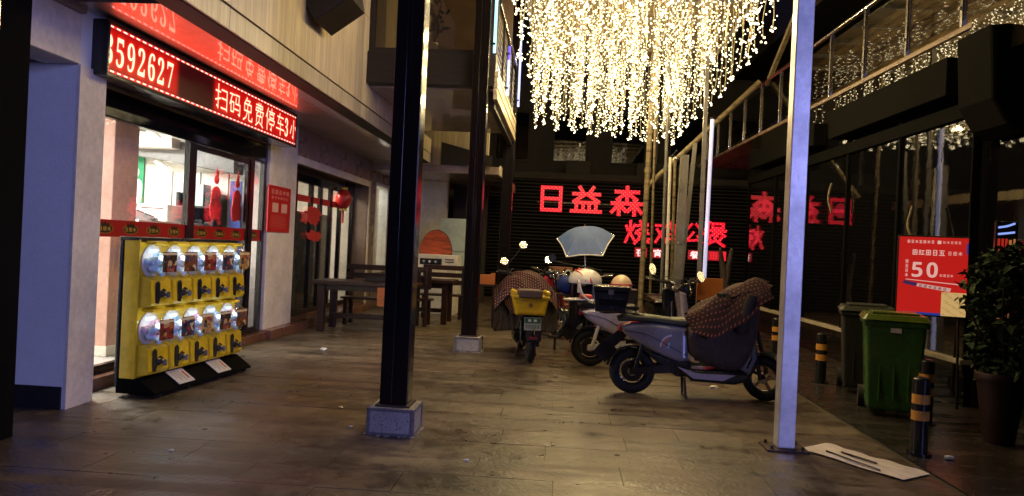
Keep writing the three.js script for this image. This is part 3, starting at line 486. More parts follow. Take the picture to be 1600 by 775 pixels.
// ------------------------------------------------------------------ capsule toy machine
{
  const g = thing('capsule_machine', 'yellow capsule toy machine with ten lit globes beside the shop door', 'vending machine', [-3.4, 0, -6.92], -0.09);
  // local: x out to the alley, z towards the camera; front face of the boxes at x = 0.02
  const art = [0, 1, 2, 3, 4].map((k) => canvasTex(128, 128, (x, w, h) => {
    const o = seed; seed = 400 + k; const cols = ['#3a2a1c', '#7a4a26', '#8a2a2a', '#2a3c5a', '#c09a5a', '#5a3a6a'];
    x.fillStyle = cols[k]; x.fillRect(0, 0, w, h); for (let i = 0; i < 26; i++) { x.fillStyle = ['#c8a070', '#5a3020', '#a83030', '#d8c8a0', '#40507a', '#1c1410', '#b87840'][Math.floor(rnd() * 7)]; x.beginPath(); x.ellipse(rnd() * w, rnd() * h, 4 + rnd() * 16, 4 + rnd() * 20, rnd() * 3, 0, 7); x.fill(); }
    x.fillStyle = '#e8d8b0'; x.fillRect(0, 6, w, 14); seed = o;
  }));
  const artM = art.map((t) => new THREE.MeshPhysicalMaterial({ map: t, roughness: 0.35 }));
  part('backboard', [bx(-0.17, -0.142, 0.08, 1.33, -0.82, 0.82, 0.01), bx(-0.17, 0.0, 1.3, 1.33, -0.82, 0.82, 0.008)], M.plasticBlack, g);
  part('cabinet', [bx(-0.14, 0.0, 0.14, 1.29, -0.79, 0.79, 0.012)], M.yellow, g);
  part('side_trim', bx(-0.135, 0.005, 0.1, 1.31, 0.79, 0.806, 0.006), M.yellow, g);
  part('base', [extr([[-0.16, 0.03], [0.2, 0.03], [0.2, 0.05], [0.04, 0.16], [-0.16, 0.16]], 1.62, 0.012)], M.black, g);
  for (const z of [-0.7, -0.2, 0.3, 0.72]) part('caster', [rod(V(0.17, 0.03, z - 0.015), V(0.17, 0.03, z + 0.015), 0.028, 14)], M.rubber, g);
  const cardT = canvasTex(128, 96, (x, w, h) => { x.fillStyle = '#d8d2cc'; x.fillRect(0, 0, w, h); x.fillStyle = '#b85a4a'; x.fillRect(26, 12, 74, 12); x.fillStyle = '#8a8480'; for (let i = 0; i < 4; i++) x.fillRect(14, 36 + i * 13, 96 - (i * 23) % 40, 5); });
  for (const z of [0.33, -0.3]) part('price_card', own(new THREE.BoxGeometry(0.17, 0.006, 0.24).rotateZ(-0.602).translate(0.125, 0.117, z)), new THREE.MeshPhysicalMaterial({ map: cardT, roughness: 0.4 }), g);
  const caps = [[0.6, 0.82, 0.95], [0.88, 0.92, 0.95], [0.88, 0.55, 0.68], [0.4, 0.65, 0.92]].map((c) => mat(c, 0.3, { grime: false }));
  const capsuleGeo = caps.map((_, k) => { const l = []; for (let i = 0; i < 9; i++) { const a = rr(0, 6.28), r = rr(0.02, 0.092); l.push(new THREE.SphereGeometry(0.03, 8, 6).translate(rr(-0.045, 0.06), Math.min(0.055, Math.sin(a) * r - 0.02), Math.cos(a) * r)); } return l; });
  const globe = new THREE.LatheGeometry([[0.0, 0.09], [0.08, 0.089], [0.112, 0.08], [0.13, 0.055], [0.134, 0.0], [0.13, -0.07]].map((p) => new THREE.Vector2(p[0], p[1])), 28).rotateZ(-Math.PI / 2);
  const ring = new THREE.TorusGeometry(0.133, 0.007, 8, 30).rotateY(Math.PI / 2).translate(-0.068, 0, 0);
  const capsJ = capsuleGeo.map((c) => join(c));
  for (const [row, y0] of [[0, 0.73], [1, 0.16]]) for (let i = 0; i < 5; i++) {
    const z = 0.64 - i * 0.315, cy = y0 + 0.4;
    const u = part('dispenser', [extr([[0, 0], [0.1, 0.02], [0.115, 0.05], [0.1, 0.235], [0.045, 0.262], [0, 0.262]], 0.285, 0.01).translate(0, y0 + 0.01, z)], M.yellow, g); part('price_tag', bx(0, 0.1, y0 + 0.54, y0 + 0.57, z - 0.09, z + 0.09, 0.012), M.yellow, u);
    part('coin_plate', [extr([[-0.07, 0.03], [-0.02, 0.02], [0, 0.07], [0.045, 0.075], [0.075, 0.055], [0.08, 0.13], [0.04, 0.15], [-0.01, 0.125], [-0.01, 0.19], [-0.035, 0.215], [-0.065, 0.2]], 0.008, 0.002).rotateY(Math.PI / 2).translate(0.113, y0 + 0.025, z + 0.02)], M.plasticBlack, u);
    part('turn_knob', [rod(V(0.11, y0 + 0.12, z - 0.035), V(0.15, y0 + 0.12, z - 0.035), 0.03, 14), bx(0.15, 0.165, y0 + 0.095, y0 + 0.145, z - 0.043, z - 0.027, 0.004)], M.steel, u);
    part('globe', [globe.clone().translate(0.075, cy, z)], globeGlass, u); part('globe_ring', ring.clone().translate(0.075, cy, z), M.offWhite, u);
    const art2 = own(new THREE.BoxGeometry(0.006, 0.17, 0.19).translate(0.17, cy, z - 0.005));
    part('picture_card', art2, artM[(i + row * 2) % 5], u);
    part('capsules', capsJ.map((c) => c.clone().translate(0.06, cy, z + 0.02)).slice(0, 2), caps[i % 2], u, { kind: 'stuff' });
    part('capsules', capsJ.map((c) => c.clone().translate(0.06, cy, z + 0.02)).slice(2, 4), caps[(i % 2) + (row ? 2 : 0)], u, { kind: 'stuff' });
    part('lamp_strip', bx(0.012, 0.024, cy + 0.07, cy + 0.1, z - 0.06, z + 0.06), glow([0.75, 0.88, 1], 1.3), u); part('back_disc', rod(V(0.006, cy, z), V(0.012, cy, z), 0.128, 24), M.offWhite, u);
    const l = new THREE.PointLight(lin(0.75, 0.88, 1), POWER.gacha); l.shadow.radius = 0.5; const p = V(0.13, cy + 0.05, z + 0.05).applyAxisAngle(V(0, 1, 0), -0.09).add(g.position); l.position.copy(p); l.name = 'globe_lamp'; scene.add(l);
  }
}

// ------------------------------------------------------------------ back wall and the red signs on it
{
  const b = thing('back_building', 'dark building closing the alley behind the red signs', 'building');
  part('wall', bx(-4.2, 6, 0, 3.35, -22.0, -21.7), M.darkBuilding, b);
  part('slats', Array.from({ length: 34 }, (_, i) => bx(-2.6, 5.9, i * 0.098 + 0.02, i * 0.098 + 0.085, -21.7, -21.665 - (i % 3) * 0.004)), M.black, b, { kind: 'stuff' });
  part('ledge', bx(-4.2, 6, 3.36, 3.55, -22.3, -21.55, 0.02), M.greyBuilding, b);
  part('upper_wall', bx(-4.2, 7, 3.55, 12, -23.6, -23.3), M.greyBuilding, b);
  for (let i = 0; i < 5; i++) { const x = -2.2 + i * 1.75; const w = part('window', [bx(x, x + 1.1, 4.0, 4.08, -23.3, -23.22), bx(x, x + 1.1, 5.5, 5.58, -23.3, -23.22), bx(x, x + 0.07, 4.08, 5.5, -23.3, -23.22), bx(x + 1.03, x + 1.1, 4.08, 5.5, -23.3, -23.22)], M.darkBuilding, b); part('pane', bx(x + 0.07, x + 1.03, 4.08, 5.5, -23.29, -23.28), M.mirrorGlass, w); }
  part('pipe', rod(V(-1.6, 3.55, -23.2), V(-1.6, 8, -23.2), 0.06), M.greyPipe, b); part('pipe', rod(V(2.7, 3.9, -23.2), V(2.7, 6, -23.2), 0.03), M.greyPipe, b);
  for (const [x, w] of [[0.0, 0.7], [2.0, 0.9]]) part('cabinet', bx(x, x + w, 3.55, 3.95, -22.4, -21.9, 0.02), M.greyBuilding, b);
  const dots = canvasTex(64, 64, (x) => { x.fillStyle = '#d20c22'; x.fillRect(0, 0, 64, 64); for (const [px, py] of [[16, 16], [48, 48]]) { const g = x.createRadialGradient(px, py, 1, px, py, 12); g.addColorStop(0, '#ffc8c8'); g.addColorStop(0.4, '#ff4858'); g.addColorStop(1, 'rgba(210,12,34,0)'); x.fillStyle = g; x.fillRect(px - 12, py - 12, 24, 24); } });
  dots.wrapS = dots.wrapT = THREE.RepeatWrapping; dots.repeat.set(9, 9);
  const redGlow = new THREE.MeshStandardMaterial({ color: 0x200004, roughness: 0.4, emissive: 0xffffff, emissiveMap: dots, emissiveIntensity: 1.6 });
  const chars = (name, label, list, lw) => { const t = thing(name, label, 'sign', [0, 0, -21.62]); for (const [c, x, y, w, h] of list) part('sign_character', glyphGeo(c, w, h, lw * h, 0.03).map((g) => g.translate(x, y, 0)), redGlow, t); part('mounting_rail', [bx(list[0][1] - 0.4, list[list.length - 1][1] + 0.4, list[0][2] - 0.12, list[0][2] - 0.09, -0.04, -0.02)], M.blackMetal, t); return t; };
  chars('red_sign', 'top row of red glowing characters on the dark back wall', [['日', -0.36, 2.82, 0.92, 0.74], ['益', 0.62, 2.82, 0.85, 0.74], ['森', 1.75, 2.84, 0.86, 0.78]], 0.135);
  chars('red_sign', 'middle row of red glowing characters, partly hidden by poles', [['烧', 2.07, 1.98, 0.68, 0.66], ['鸡', 2.9, 1.99, 0.68, 0.64], ['公', 3.63, 2.02, 0.62, 0.56], ['煲', 4.22, 2.02, 0.62, 0.66]], 0.115);
  const low = thing('red_sign', 'lowest row of small red and white glowing characters', 'sign', [0, 0, -21.62]);
  const pinkGlow = glow([1, 0.62, 0.6], 1.5), plateGlow = glow([1, 0.02, 0.04], 0.9);
  [['夜', 2.2, 0.34], ['宵', 2.66, 0.34], ['餐', 3.68, 0.36], ['口', 4.2, 0.3]].forEach(([c, x, w], i) => { part('sign_character', glyphGeo(c, w * 0.72, 0.2, 0.028, 0.02).map((g) => g.translate(x, 1.42, 0.03)), i < 3 ? pinkGlow : plateGlow, low); part('letter_plate', bx(x - w / 2, x + w / 2, 1.29, 1.55, -0.01, 0.012, 0.01), glow([1, 0.02, 0.04], 0.45), low); });
  part('letter_plate', bx(4.42, 4.54, 1.29, 1.55, -0.01, 0.012, 0.01), plateGlow, low);
  for (const [x, y] of [[-0.36, 2.82], [0.62, 2.82], [1.75, 2.84], [2.07, 1.98], [2.9, 1.99], [3.63, 2.02], [4.22, 2.02]]) { const l = new THREE.PointLight(lin(1, 0.03, 0.06), 0.09); l.position.set(x, y, -21.5); l.shadow.radius = 10; l.name = 'red_sign'; scene.add(l); }
}

// ------------------------------------------------------------------ glass building on the right; local z runs along the front towards the camera, x into the building
{
  const b = thing('glass_building', 'black glass fronted building with a railed terrace on the right', 'building', [3.65, 0, -21.5], 0.032);
  const U0 = 5.3, U1 = 13.55;
  part('core', [bx(0.06, 5, 0, 3.84, U0, U1), bx(1.4, 5, 0, 3.84, 0, U0), bx(0.25, 5, 0, 3.84, U1, 19.6)], M.darkBuilding, b);
  part('plinth', bx(-0.02, 0.06, -0.05, 0.42, U0, U1), M.blackGloss, b);
  part('ledge', bx(-0.07, 0.06, 0.42, 0.47, U0, U1, 0.006), M.trim, b);
  const cuts = [5.3, 7.1, 8.75, 10.4, 11.95, 13.55];
  for (let i = 0; i < 5; i++) {
    part('glass_pane', bx(0.0, 0.012, 0.475, 2.92, cuts[i] + 0.03, cuts[i + 1] - 0.03), M.mirrorGlass, b);
    part('upper_pane', bx(0.0, 0.012, 3.08, 3.3, cuts[i] + 0.03, cuts[i + 1] - 0.03), M.mirrorGlass, b);
    part('fascia_panel', bx(-0.004, 0.014, 3.3, 3.83, cuts[i] + 0.004, cuts[i + 1] - 0.004), M.mirrorFascia, b);
  }
  cuts.forEach((u, i) => part('mullion', bx(-0.03, 0.06, 0.472, 3.3, u - 0.03 + (i ? 0 : 0.03), u + 0.03 - (i === 5 ? 0.03 : 0), 0.004), M.black, b));
  part('transom', bx(-0.045, 0.05, 2.922, 3.078, U0, U1 - 0.002, 0.005), M.black, b);
  part('signboard', bx(-0.2, -0.005, 3.16, 3.56, 10.1, 13.3, 0.01), M.black, b); part('signboard', bx(-0.2, -0.005, 3.16, 3.5, 5.9, 9.5, 0.01), M.black, b);
  // near bay that turns away
  const bay = part('bay', bx(0.1, 0.25, 0, 2.7, U1 + 0.02, 19.6), M.mirrorGlass, b);
  part('bay_fascia', bx(-0.12, 0.3, 3.4, 3.86, U1 + 0.02, 19.6, 0.01), M.mirrorFascia, bay);
  part('roller_awning', extr([[-0.3, 3.62], [0.1, 3.66], [0.1, 2.7], [0.02, 2.64], [-0.12, 2.72], [-0.26, 2.95]], 0.6, 0.03, false).translate(0, 0, 13.95), M.black, b);
  // terrace
  part('terrace_deck', bx(-0.03, 2.6, 3.84, 3.9, 0, 20.2, 0.01), M.brownWall, b);
  const us = []; for (let u = 1.0; u < 17; u += 1.22) us.push(u);
  us.forEach((u, i) => {
    const p = part('baluster', [bx(-0.03, 0.03, 3.9, 4.84, u - 0.022, u + 0.022, 0.005)], M.steel, b);
    for (const y of [4.1, 4.6]) part('glass_clip', rod(V(-0.05, y, u), V(-0.03, y, u), 0.022, 10), M.steel, p);
    if (i < us.length - 1) part('rail_pane', bx(-0.005, 0.005, 3.97, 4.75, u + 0.04, u + 1.18), paneDark, b);
  });
  part('handrail', [rod(V(0, 4.88, 0.6), V(0, 4.88, 17), 0.036, 14)], M.steel, b);
  part('terrace_wall', bx(2.4, 2.6, 3.9, 8, 0, 20.2), M.brownWall, b);
  for (let i = 0; i < 22; i++) part('cladding_slat', bx(2.34, 2.4, 3.98 + i * 0.18, 3.98 + i * 0.18 + 0.12, 0, 20.2), M.tan, b);
  part('terrace_roof', bx(0.9, 2.6, 6.3, 6.4, 0, 20.2), M.black, b);
}
// ------------------------------------------------------------------ curtain of lights under its canopy
{
  const t = thing('light_curtain', 'huge curtain of warm white string lights hanging over the alley', 'string lights');
  const roofM = mat([0.13, 0.1, 0.055], 0.7, { map: woodC });
  for (let i = 0; i < 11; i++) part('roof_sheet', bx(-0.75, 2.95, 5.62, 5.64, -17.0 + i * 1.05, -17.0 + i * 1.05 + 1.03), roofM, t);
  part('roof_beams', [...Array.from({ length: 12 }, (_, i) => bx(-0.75, 2.95, 5.56, 5.62, -17.02 + i * 1.05 - 0.03, -17.02 + i * 1.05 + 0.03)), ...[-0.75, 0.5, 1.72, 2.95].map((x) => bx(x - 0.03, x + 0.03, 5.5, 5.56, -17.05, -5.5))], M.greyPipe, t);
  const bulbM = glow([1, 0.83, 0.5], POWER.bulbs, [0.5, 0.45, 0.35]);
  const VARS = 6, wires = [], bulbs = [];
  for (let k = 0; k < VARS; k++) {
    const pts = [], L = 1.78; for (let i = 0; i <= 8; i++) pts.push(V(rr(-1, 1) * 0.025, -i / 8 * L, rr(-1, 1) * 0.025));
    const c = new THREE.CatmullRomCurve3(pts); wires.push(new THREE.TubeGeometry(c, 16, 0.005, 4));
    const l = []; const n = 31;
    for (let i = 0; i < n; i++) { const p = c.getPointAt(cl((i + 0.6 + rr(-0.2, 0.2)) / n)); l.push(new THREE.IcosahedronGeometry(rr(0.0066, 0.0097), 0).scale(1, 1.15, 1).rotateX(rr(0, 3)).translate(p.x + rr(-1, 1) * 0.05, p.y, p.z + rr(-1, 1) * 0.05)); }
    for (let i = 0; i < 3; i++) l.push(new THREE.IcosahedronGeometry(0.013, 0).translate(pts[8].x + rr(-1, 1) * 0.03, -L + rr(-0.04, 0.02), pts[8].z + rr(-1, 1) * 0.03));
    bulbs.push(join(l));
  }
  for (let i = 0; i < 30; i++) for (let j = 0; j < 10; j++) {
    const x = -0.52 + j * 0.3 + rr(-0.13, 0.13), far = -15.1 - 1.7 * j / 9, z = -6.9 + (far + 6.9) * i / 29 + rr(-0.14, 0.14), k = Math.floor(rnd() * VARS);
    const s = part('light_strand', wires[k], M.wire, t); s.position.set(x, 5.56, z); s.rotation.y = rr(0, 6.28); s.scale.y = rr(0.98, 1.012);
    part('bulbs', bulbs[k], bulbM, s, { kind: 'stuff' });
  }
  for (let i = 0; i < 9; i++) for (let j = 0; j < 3; j++) { const l = new THREE.PointLight(lin(1, 0.73, 0.31), POWER.curtainPoint); l.shadow.radius = 2; l.position.set(-0.2 + j * 0.95 + rr(-0.1, 0.1), 4.25 + rr(-0.2, 0.2), -7.0 - i * 1.08); l.name = 'string_light'; l.castShadow = true; scene.add(l); }
}
// ------------------------------------------------------------------ poles on the right
{
  const wp = thing('white_pole', 'thick white square steel pole nearest on the right, on a rusty plate', 'pole', [1.69, 0, -5.76]);
  part('shaft', bx(-0.063, 0.063, 0.015, 5.5, -0.063, 0.063, 0.01), M.satin, wp); part('base_plate', bx(-0.15, 0.15, 0, 0.016, -0.13, 0.13, 0.004), M.rust, wp);
  part('bolt', [[-0.11, -0.09], [0.11, -0.09], [-0.11, 0.09], [0.11, 0.09]].map(([x, z]) => rod(V(x, 0.016, z), V(x, 0.04, z), 0.012, 6)), M.rust, wp);
  const lt = thing('lit_pole', 'slim pole glowing bluish white behind the nearest scooter', 'light tube', [2.2, 0, -12]);
  part('tube', rod(V(0, 0.02, 0), V(0.02, 3.5, 0), 0.03, 12), glow([0.52, 0.55, 1], 0.62, [0.7, 0.7, 0.8]), lt); part('cap', rod(V(0.02, 3.5, 0), V(0.02, 3.53, 0), 0.032, 12), M.plasticBlack, lt); part('foot', rod(V(0, 0, 0), V(0, 0.03, 0), 0.07, 14), M.steel, lt);
  { const l = new THREE.PointLight(lin(0.55, 0.58, 1), 0.06); l.position.set(2.1, 1.8, -11.9); l.shadow.radius = 1.5; l.name = 'lit_pole'; scene.add(l); }
  const pole = (name, label, a, b, r, m, sq) => { const p = thing(name, label, 'pole', [a.x, a.y, a.z]); const d = b.clone().sub(a); part('shaft', sq ? bar(V(0, 0, 0), d, r * 2) : rod(V(0, 0, 0), d, r, 10, r * 0.95), m, p); part('joint', rod(d.clone().multiplyScalar(0.52), d.clone().multiplyScalar(0.535), r * 1.25, 10), m, p); part('foot', rod(V(0, -0.002, 0), V(0, 0.02, 0), r * 1.9, 12), M.rust, p); return p; };
  pole('pole', 'slim pale pole rising above the glowing pole into the light curtain', V(2.2, 0, -12.4), V(2.17, 5.5, -12.4), 0.03, M.greyPipe, true);
  pole('pole', 'slim yellowish pole right of the pinkish white pole', V(1.88, 0, -13.1), V(1.82, 3.0, -13), 0.028, M.bamboo);
  pole('pole', 'slim pinkish white pole ending below the sloping rail', V(1.78, 0, -13.0), V(1.74, 3.02, -13), 0.028, M.whitePaint);
  pole('pole', 'upper pale pole just under the curtain end', V(1.78, 0, -13.6), V(1.72, 5.5, -13.6), 0.03, M.greyPipe);
  pole('bamboo_pole', 'thick jointed bamboo pole right of the third red character', V(1.46, 0, -14.1), V(1.52, 5.5, -14.1), 0.05, M.bamboo);
  pole('bamboo_pole', 'thin bamboo pole above the end of the sloping rail', V(1.76, 0, -15.1), V(1.68, 5.5, -15.1), 0.026, M.bamboo);
  pole('pole', 'thick dark grey pole between the yellowish and glowing poles', V(1.85, 0, -12.5), V(1.9, 3.0, -12.5), 0.062, M.greyPipe, true);
  const sr = thing('sloping_rail', 'long yellow lit tube sloping down towards the red signs', 'rail');
  part('tube', [rod(V(1.66, 2.74, -16), V(3.74, 4.88, -15.4), 0.055, 12)], M.bamboo, sr); part('collar', rod(V(2.2, 3.3, -15.85), V(2.26, 3.36, -15.83), 0.075, 12), M.steel, sr);
  pole('brace', 'dark leaning bar below the sloping rail', V(1.98, 0, -13.2), V(2.17, 3.3, -13.2), 0.032, M.greyPipe, true);
  pole('brace', 'yellow lit bar leaning up from the terrace rail to the canopy', V(3.9, 4.85, -15.5), V(3.05, 5.6, -9.0), 0.035, M.bamboo, true).children[2].removeFromParent();
}

// ------------------------------------------------------------------ scooters
const quiltTex = canvasTex(256, 256, (x, w, h) => {
  x.fillStyle = '#2a1216'; x.fillRect(0, 0, w, h);
  for (let i = 0; i < 8; i++) for (let j = 0; j < 8; j++) { const px = i * 32 + (j % 2) * 16 + 8, py = j * 32 + 16; x.fillStyle = '#54202a'; x.fillRect(px - 7, py - 9, 16, 18); x.fillStyle = '#d8b0a8'; x.save(); x.translate(px, py); x.rotate(0.5); x.fillRect(-5, -3, 11, 6); x.restore(); }
});
quiltTex.wrapS = quiltTex.wrapT = THREE.RepeatWrapping;
const quiltMat = (c = 0xffffff) => new THREE.MeshPhysicalMaterial({ map: quiltTex, color: c, roughness: 0.8, side: THREE.DoubleSide, sheen: 0.3, sheenRoughness: 0.7, bumpMap: quiltTex, bumpScale: 0.004 });
function wheelGeo() {
  const rim = [new THREE.TorusGeometry(0.132, 0.011, 8, 30), rod(V(0, 0, -0.05), V(0, 0, 0.05), 0.045, 16)];
  for (let i = 0; i < 5; i++) { const a = i / 5 * 6.283; rim.push(bar(V(Math.cos(a) * 0.03, Math.sin(a) * 0.03, 0), V(Math.cos(a + 0.2) * 0.13, Math.sin(a + 0.2) * 0.13, 0), 0.028, 0.018)); }
  return { tyre: [new THREE.TorusGeometry(0.176, 0.05, 12, 32).scale(1, 1, 0.95)], rim, hub: [rod(V(0, 0, -0.042), V(0, 0, 0.042), 0.105, 20)] };
}
const mark = (m, f) => (Array.isArray(m) ? m.map((g) => f(g)) : f(m));
function scooter(o) {
  const t = thing('scooter', o.label, 'scooter', [o.x, 0, o.z], o.turn, 'scooters parked in the alley');
  const wb = 1.28, R = 0.225, body = o.body, accent = o.accent || M.plasticBlack;
  // rear wheel
  const w1 = wheelGeo();
  const rw = part('wheel', w1.tyre.map((g) => g.translate(0, R, 0)), M.rubber, t); part('rim', w1.rim.map((g) => g.translate(0, R, 0)), o.rim || M.steel, rw); part('hub_motor', w1.hub.map((g) => g.translate(0, R, 0)), M.plasticBlack, rw);
  // steering assembly, turned about the head axis
  const head = V(1.1, 0.95, 0), axis = V(-0.2, 0.9, 0).normalize(), st = new THREE.Matrix4().makeTranslation(head.x, head.y, head.z).multiply(new THREE.Matrix4().makeRotationAxis(axis, o.steer || 0)).multiply(new THREE.Matrix4().makeTranslation(-head.x, -head.y, -head.z));
  const S = (g) => { g.applyMatrix4(st); return g; };
  const w2 = wheelGeo();
  const fw = part('wheel', w2.tyre.map((g) => S(g.translate(wb, R, 0))), M.rubber, t); part('rim', w2.rim.map((g) => S(g.translate(wb, R, 0))), o.rim || M.steel, fw);
  part('fork', [S(rod(V(wb, R, 0.085), V(1.14, 0.78, 0.06), 0.02)), S(rod(V(wb, R, -0.085), V(1.14, 0.78, -0.06), 0.02)), S(rod(V(1.16, 0.7, 0), V(1.08, 1.02, 0), 0.028))], M.plasticBlack, t);
  const arc = (cx, a0, a1, r0, r1, wd) => { const p = []; for (let i = 0; i <= 10; i++) { const a = a0 + (a1 - a0) * i / 10; p.push([cx + Math.cos(a) * r1, R + Math.sin(a) * r1]); } for (let i = 10; i >= 0; i--) { const a = a0 + (a1 - a0) * i / 10; p.push([cx + Math.cos(a) * r0, R + Math.sin(a) * r0]); } return extr(p, wd, 0.005); };
  part('fender', S(arc(wb, 0.25, 2.5, 0.245, 0.262, 0.13)), accent, t); part('fender', arc(0, 0.7, 2.95, 0.24, 0.258, 0.14), accent, t);
  // frame, swing arm, stand
  part('swing_arm', [extr([[-0.03, R - 0.03], [0.42, 0.24], [0.42, 0.34], [-0.03, R + 0.04]], 0.04, 0.01).translate(0, 0, 0.085), extr([[-0.03, R - 0.03], [0.42, 0.24], [0.42, 0.34], [-0.03, R + 0.04]], 0.04, 0.01).translate(0, 0, -0.085), rod(V(0.02, R + 0.03, 0.11), V(0.1, 0.56, 0.11), 0.022), rod(V(0.02, R + 0.03, -0.11), V(0.1, 0.56, -0.11), 0.022)], o.arm || M.plasticBlack, t);
  part('kickstand', [rod(V(0.5, 0.2, 0.09), V(0.52, 0.0, 0.13), 0.012), rod(V(0.5, 0.2, -0.09), V(0.52, 0.0, -0.13), 0.012), rod(V(0.52, 0.012, -0.13), V(0.52, 0.012, 0.13), 0.01)], M.rust, t);
  // body panels
  const side = [[-0.14, 0.665], [-0.02, 0.705], [0.2, 0.715], [0.52, 0.69], [0.53, 0.36], [0.44, 0.345], [0.27, 0.4], [0.1, 0.475], [-0.06, 0.57]];
  part('body', extr(side, 0.3, 0.06, false, 4), body, t);
  for (const q of [0.152, -0.152]) part('panel_seam', tube([V(-0.1, 0.63, q), V(0.12, 0.6, q), V(0.34, 0.5, q), V(0.5, 0.42, q)], 0.0035, 12, 5), M.plasticBlack, t);
  part('under_body', extr([[0.05, 0.47], [0.3, 0.39], [0.55, 0.35], [0.6, 0.2], [0.42, 0.2], [0.3, 0.28]], 0.2, 0.03), M.plasticBlack, t);
  part('seat', extr([[-0.16, 0.715], [-0.17, 0.75], [-0.08, 0.79], [0.16, 0.785], [0.36, 0.765], [0.5, 0.775], [0.58, 0.73], [0.5, 0.695], [0.2, 0.718]], 0.28, 0.045, false, 3), o.seat || M.plasticBlack, t);
  part('footboard', [extr([[0.44, 0.3], [0.6, 0.29], [1.06, 0.29], [1.14, 0.4], [1.2, 0.38], [1.1, 0.2], [0.98, 0.16], [0.56, 0.17]], 0.3, 0.03)], M.plasticBlack, t);
  for (const z of [0.15, -0.15]) part('side_skirt', extr([[0.42, 0.31], [0.62, 0.255], [0.98, 0.26], [0.86, 0.195], [0.58, 0.2]], 0.02, 0.006).translate(0, 0, z + Math.sign(z) * 0.006), o.skirt || body, t);
  part('leg_shield', [extr([[1.0, 0.32], [1.1, 0.26], [1.17, 0.42], [1.14, 0.72], [1.1, 0.94], [1.02, 0.96], [1.05, 0.7], [1.06, 0.45]], 0.36, 0.05, false, 3)], o.shield || body, t);
  part('tail_light', extr([[-0.155, 0.62], [-0.125, 0.61], [-0.1, 0.665], [-0.14, 0.675]], 0.16, 0.008), M.redGloss, t);
  part('plate_holder', [bar(V(-0.1, 0.6, 0), V(-0.3, 0.4, 0), 0.1, 0.012), bar(V(-0.22, 0.48, 0), V(-0.33, 0.34, 0), 0.16, 0.012)], accent, t);
  part('rack', [tube([V(0.15, 0.76, 0.1), V(-0.05, 0.8, 0.11), V(-0.3, 0.79, 0.09), V(-0.34, 0.79, 0)], 0.011), tube([V(0.15, 0.76, -0.1), V(-0.05, 0.8, -0.11), V(-0.3, 0.79, -0.09), V(-0.34, 0.79, 0)], 0.011), rod(V(-0.2, 0.795, -0.1), V(-0.2, 0.795, 0.1), 0.01)], o.rack || M.plasticBlack, t);
  // handlebar
  const hb = part('handlebar', [S(tube([V(0.98, 1.06, 0.34), V(1.04, 1.03, 0.2), V(1.08, 1.0, 0), V(1.04, 1.03, -0.2), V(0.98, 1.06, -0.34)], 0.014, 20)), S(extr([[0.98, 0.98], [1.06, 1.07], [1.14, 1.03], [1.16, 0.92], [1.06, 0.9]], 0.24, 0.04))], M.plasticBlack, t);
  for (const z of [0.33, -0.33]) part('grip', S(rod(V(0.985, 1.058, z - 0.06 * Math.sign(z)), V(0.965, 1.066, z + 0.06 * Math.sign(z)), 0.02, 12)), M.rubber, hb);
  for (const q of [1, -1]) { part('brake_lever', S(tube([V(1.03, 1.04, q * 0.2), V(1.06, 1.05, q * 0.28), V(1.04, 1.06, q * 0.4)], 0.007)), M.steel, hb); part('cable', S(tube([V(1.04, 1.03, q * 0.22), V(1.16, 1.1, q * 0.16), V(1.2, 0.98, q * 0.08), V(1.14, 0.8, q * 0.03)], 0.006)), M.rubber, hb); }
  part('headlight', S(new THREE.SphereGeometry(0.075, 18, 12).scale(0.5, 0.8, 1.2).translate(1.155, 0.96, 0)), M.chrome, t);
  t.updateMatrixWorld(true);
  const inv = t.matrixWorld.clone().invert();
  for (const [s, mx, my, mz, tgt] of o.mirrors || []) {
    const p = V(mx, my, mz), wp = p.clone().applyMatrix4(t.matrixWorld);
    const n = EYE.clone().sub(wp).normalize().add(V(...tgt).sub(wp).normalize()).normalize().transformDirection(inv);
    const q = new THREE.Quaternion().setFromUnitVectors(V(0, 1, 0), n);
    const sc = o.mirrorShape || [1, 1];
    const shell = new THREE.SphereGeometry(0.056, 20, 10, 0, 6.283, Math.PI / 2, Math.PI / 2).scale(sc[0], 0.5, sc[1]).applyQuaternion(q).translate(p.x, p.y, p.z);
    const face = new THREE.CylinderGeometry(0.053, 0.053, 0.003, 28).scale(sc[0], 1, sc[1]).applyQuaternion(q).translate(p.x + n.x * 0.003, p.y + n.y * 0.003, p.z + n.z * 0.003);
    const m = part('mirror', [shell, S(V(0, 0, 0)) && tube([V(1.02, 1.05, s * 0.2).applyMatrix4(st), V(1.02, 1.1, s * 0.26).applyMatrix4(st), p.clone().addScaledVector(n, -0.02)], 0.006)], M.plasticBlack, t);
    part('mirror_glass', face, M.mirror, m);
  }
  return { t, S };
}
// draped quilt: u runs over the handlebar from behind to the front, v across
function quilt(t, name, spec, m, rep) {
  const g = grid((u, v) => { const k = v * 2 - 1, q = spec(u, k); const r = V(q[0], q[1], q[2]); r.u = u * rep[0]; r.v = v * rep[1]; return r; }, 26, 26);
  return part(name, g, m, t);
}
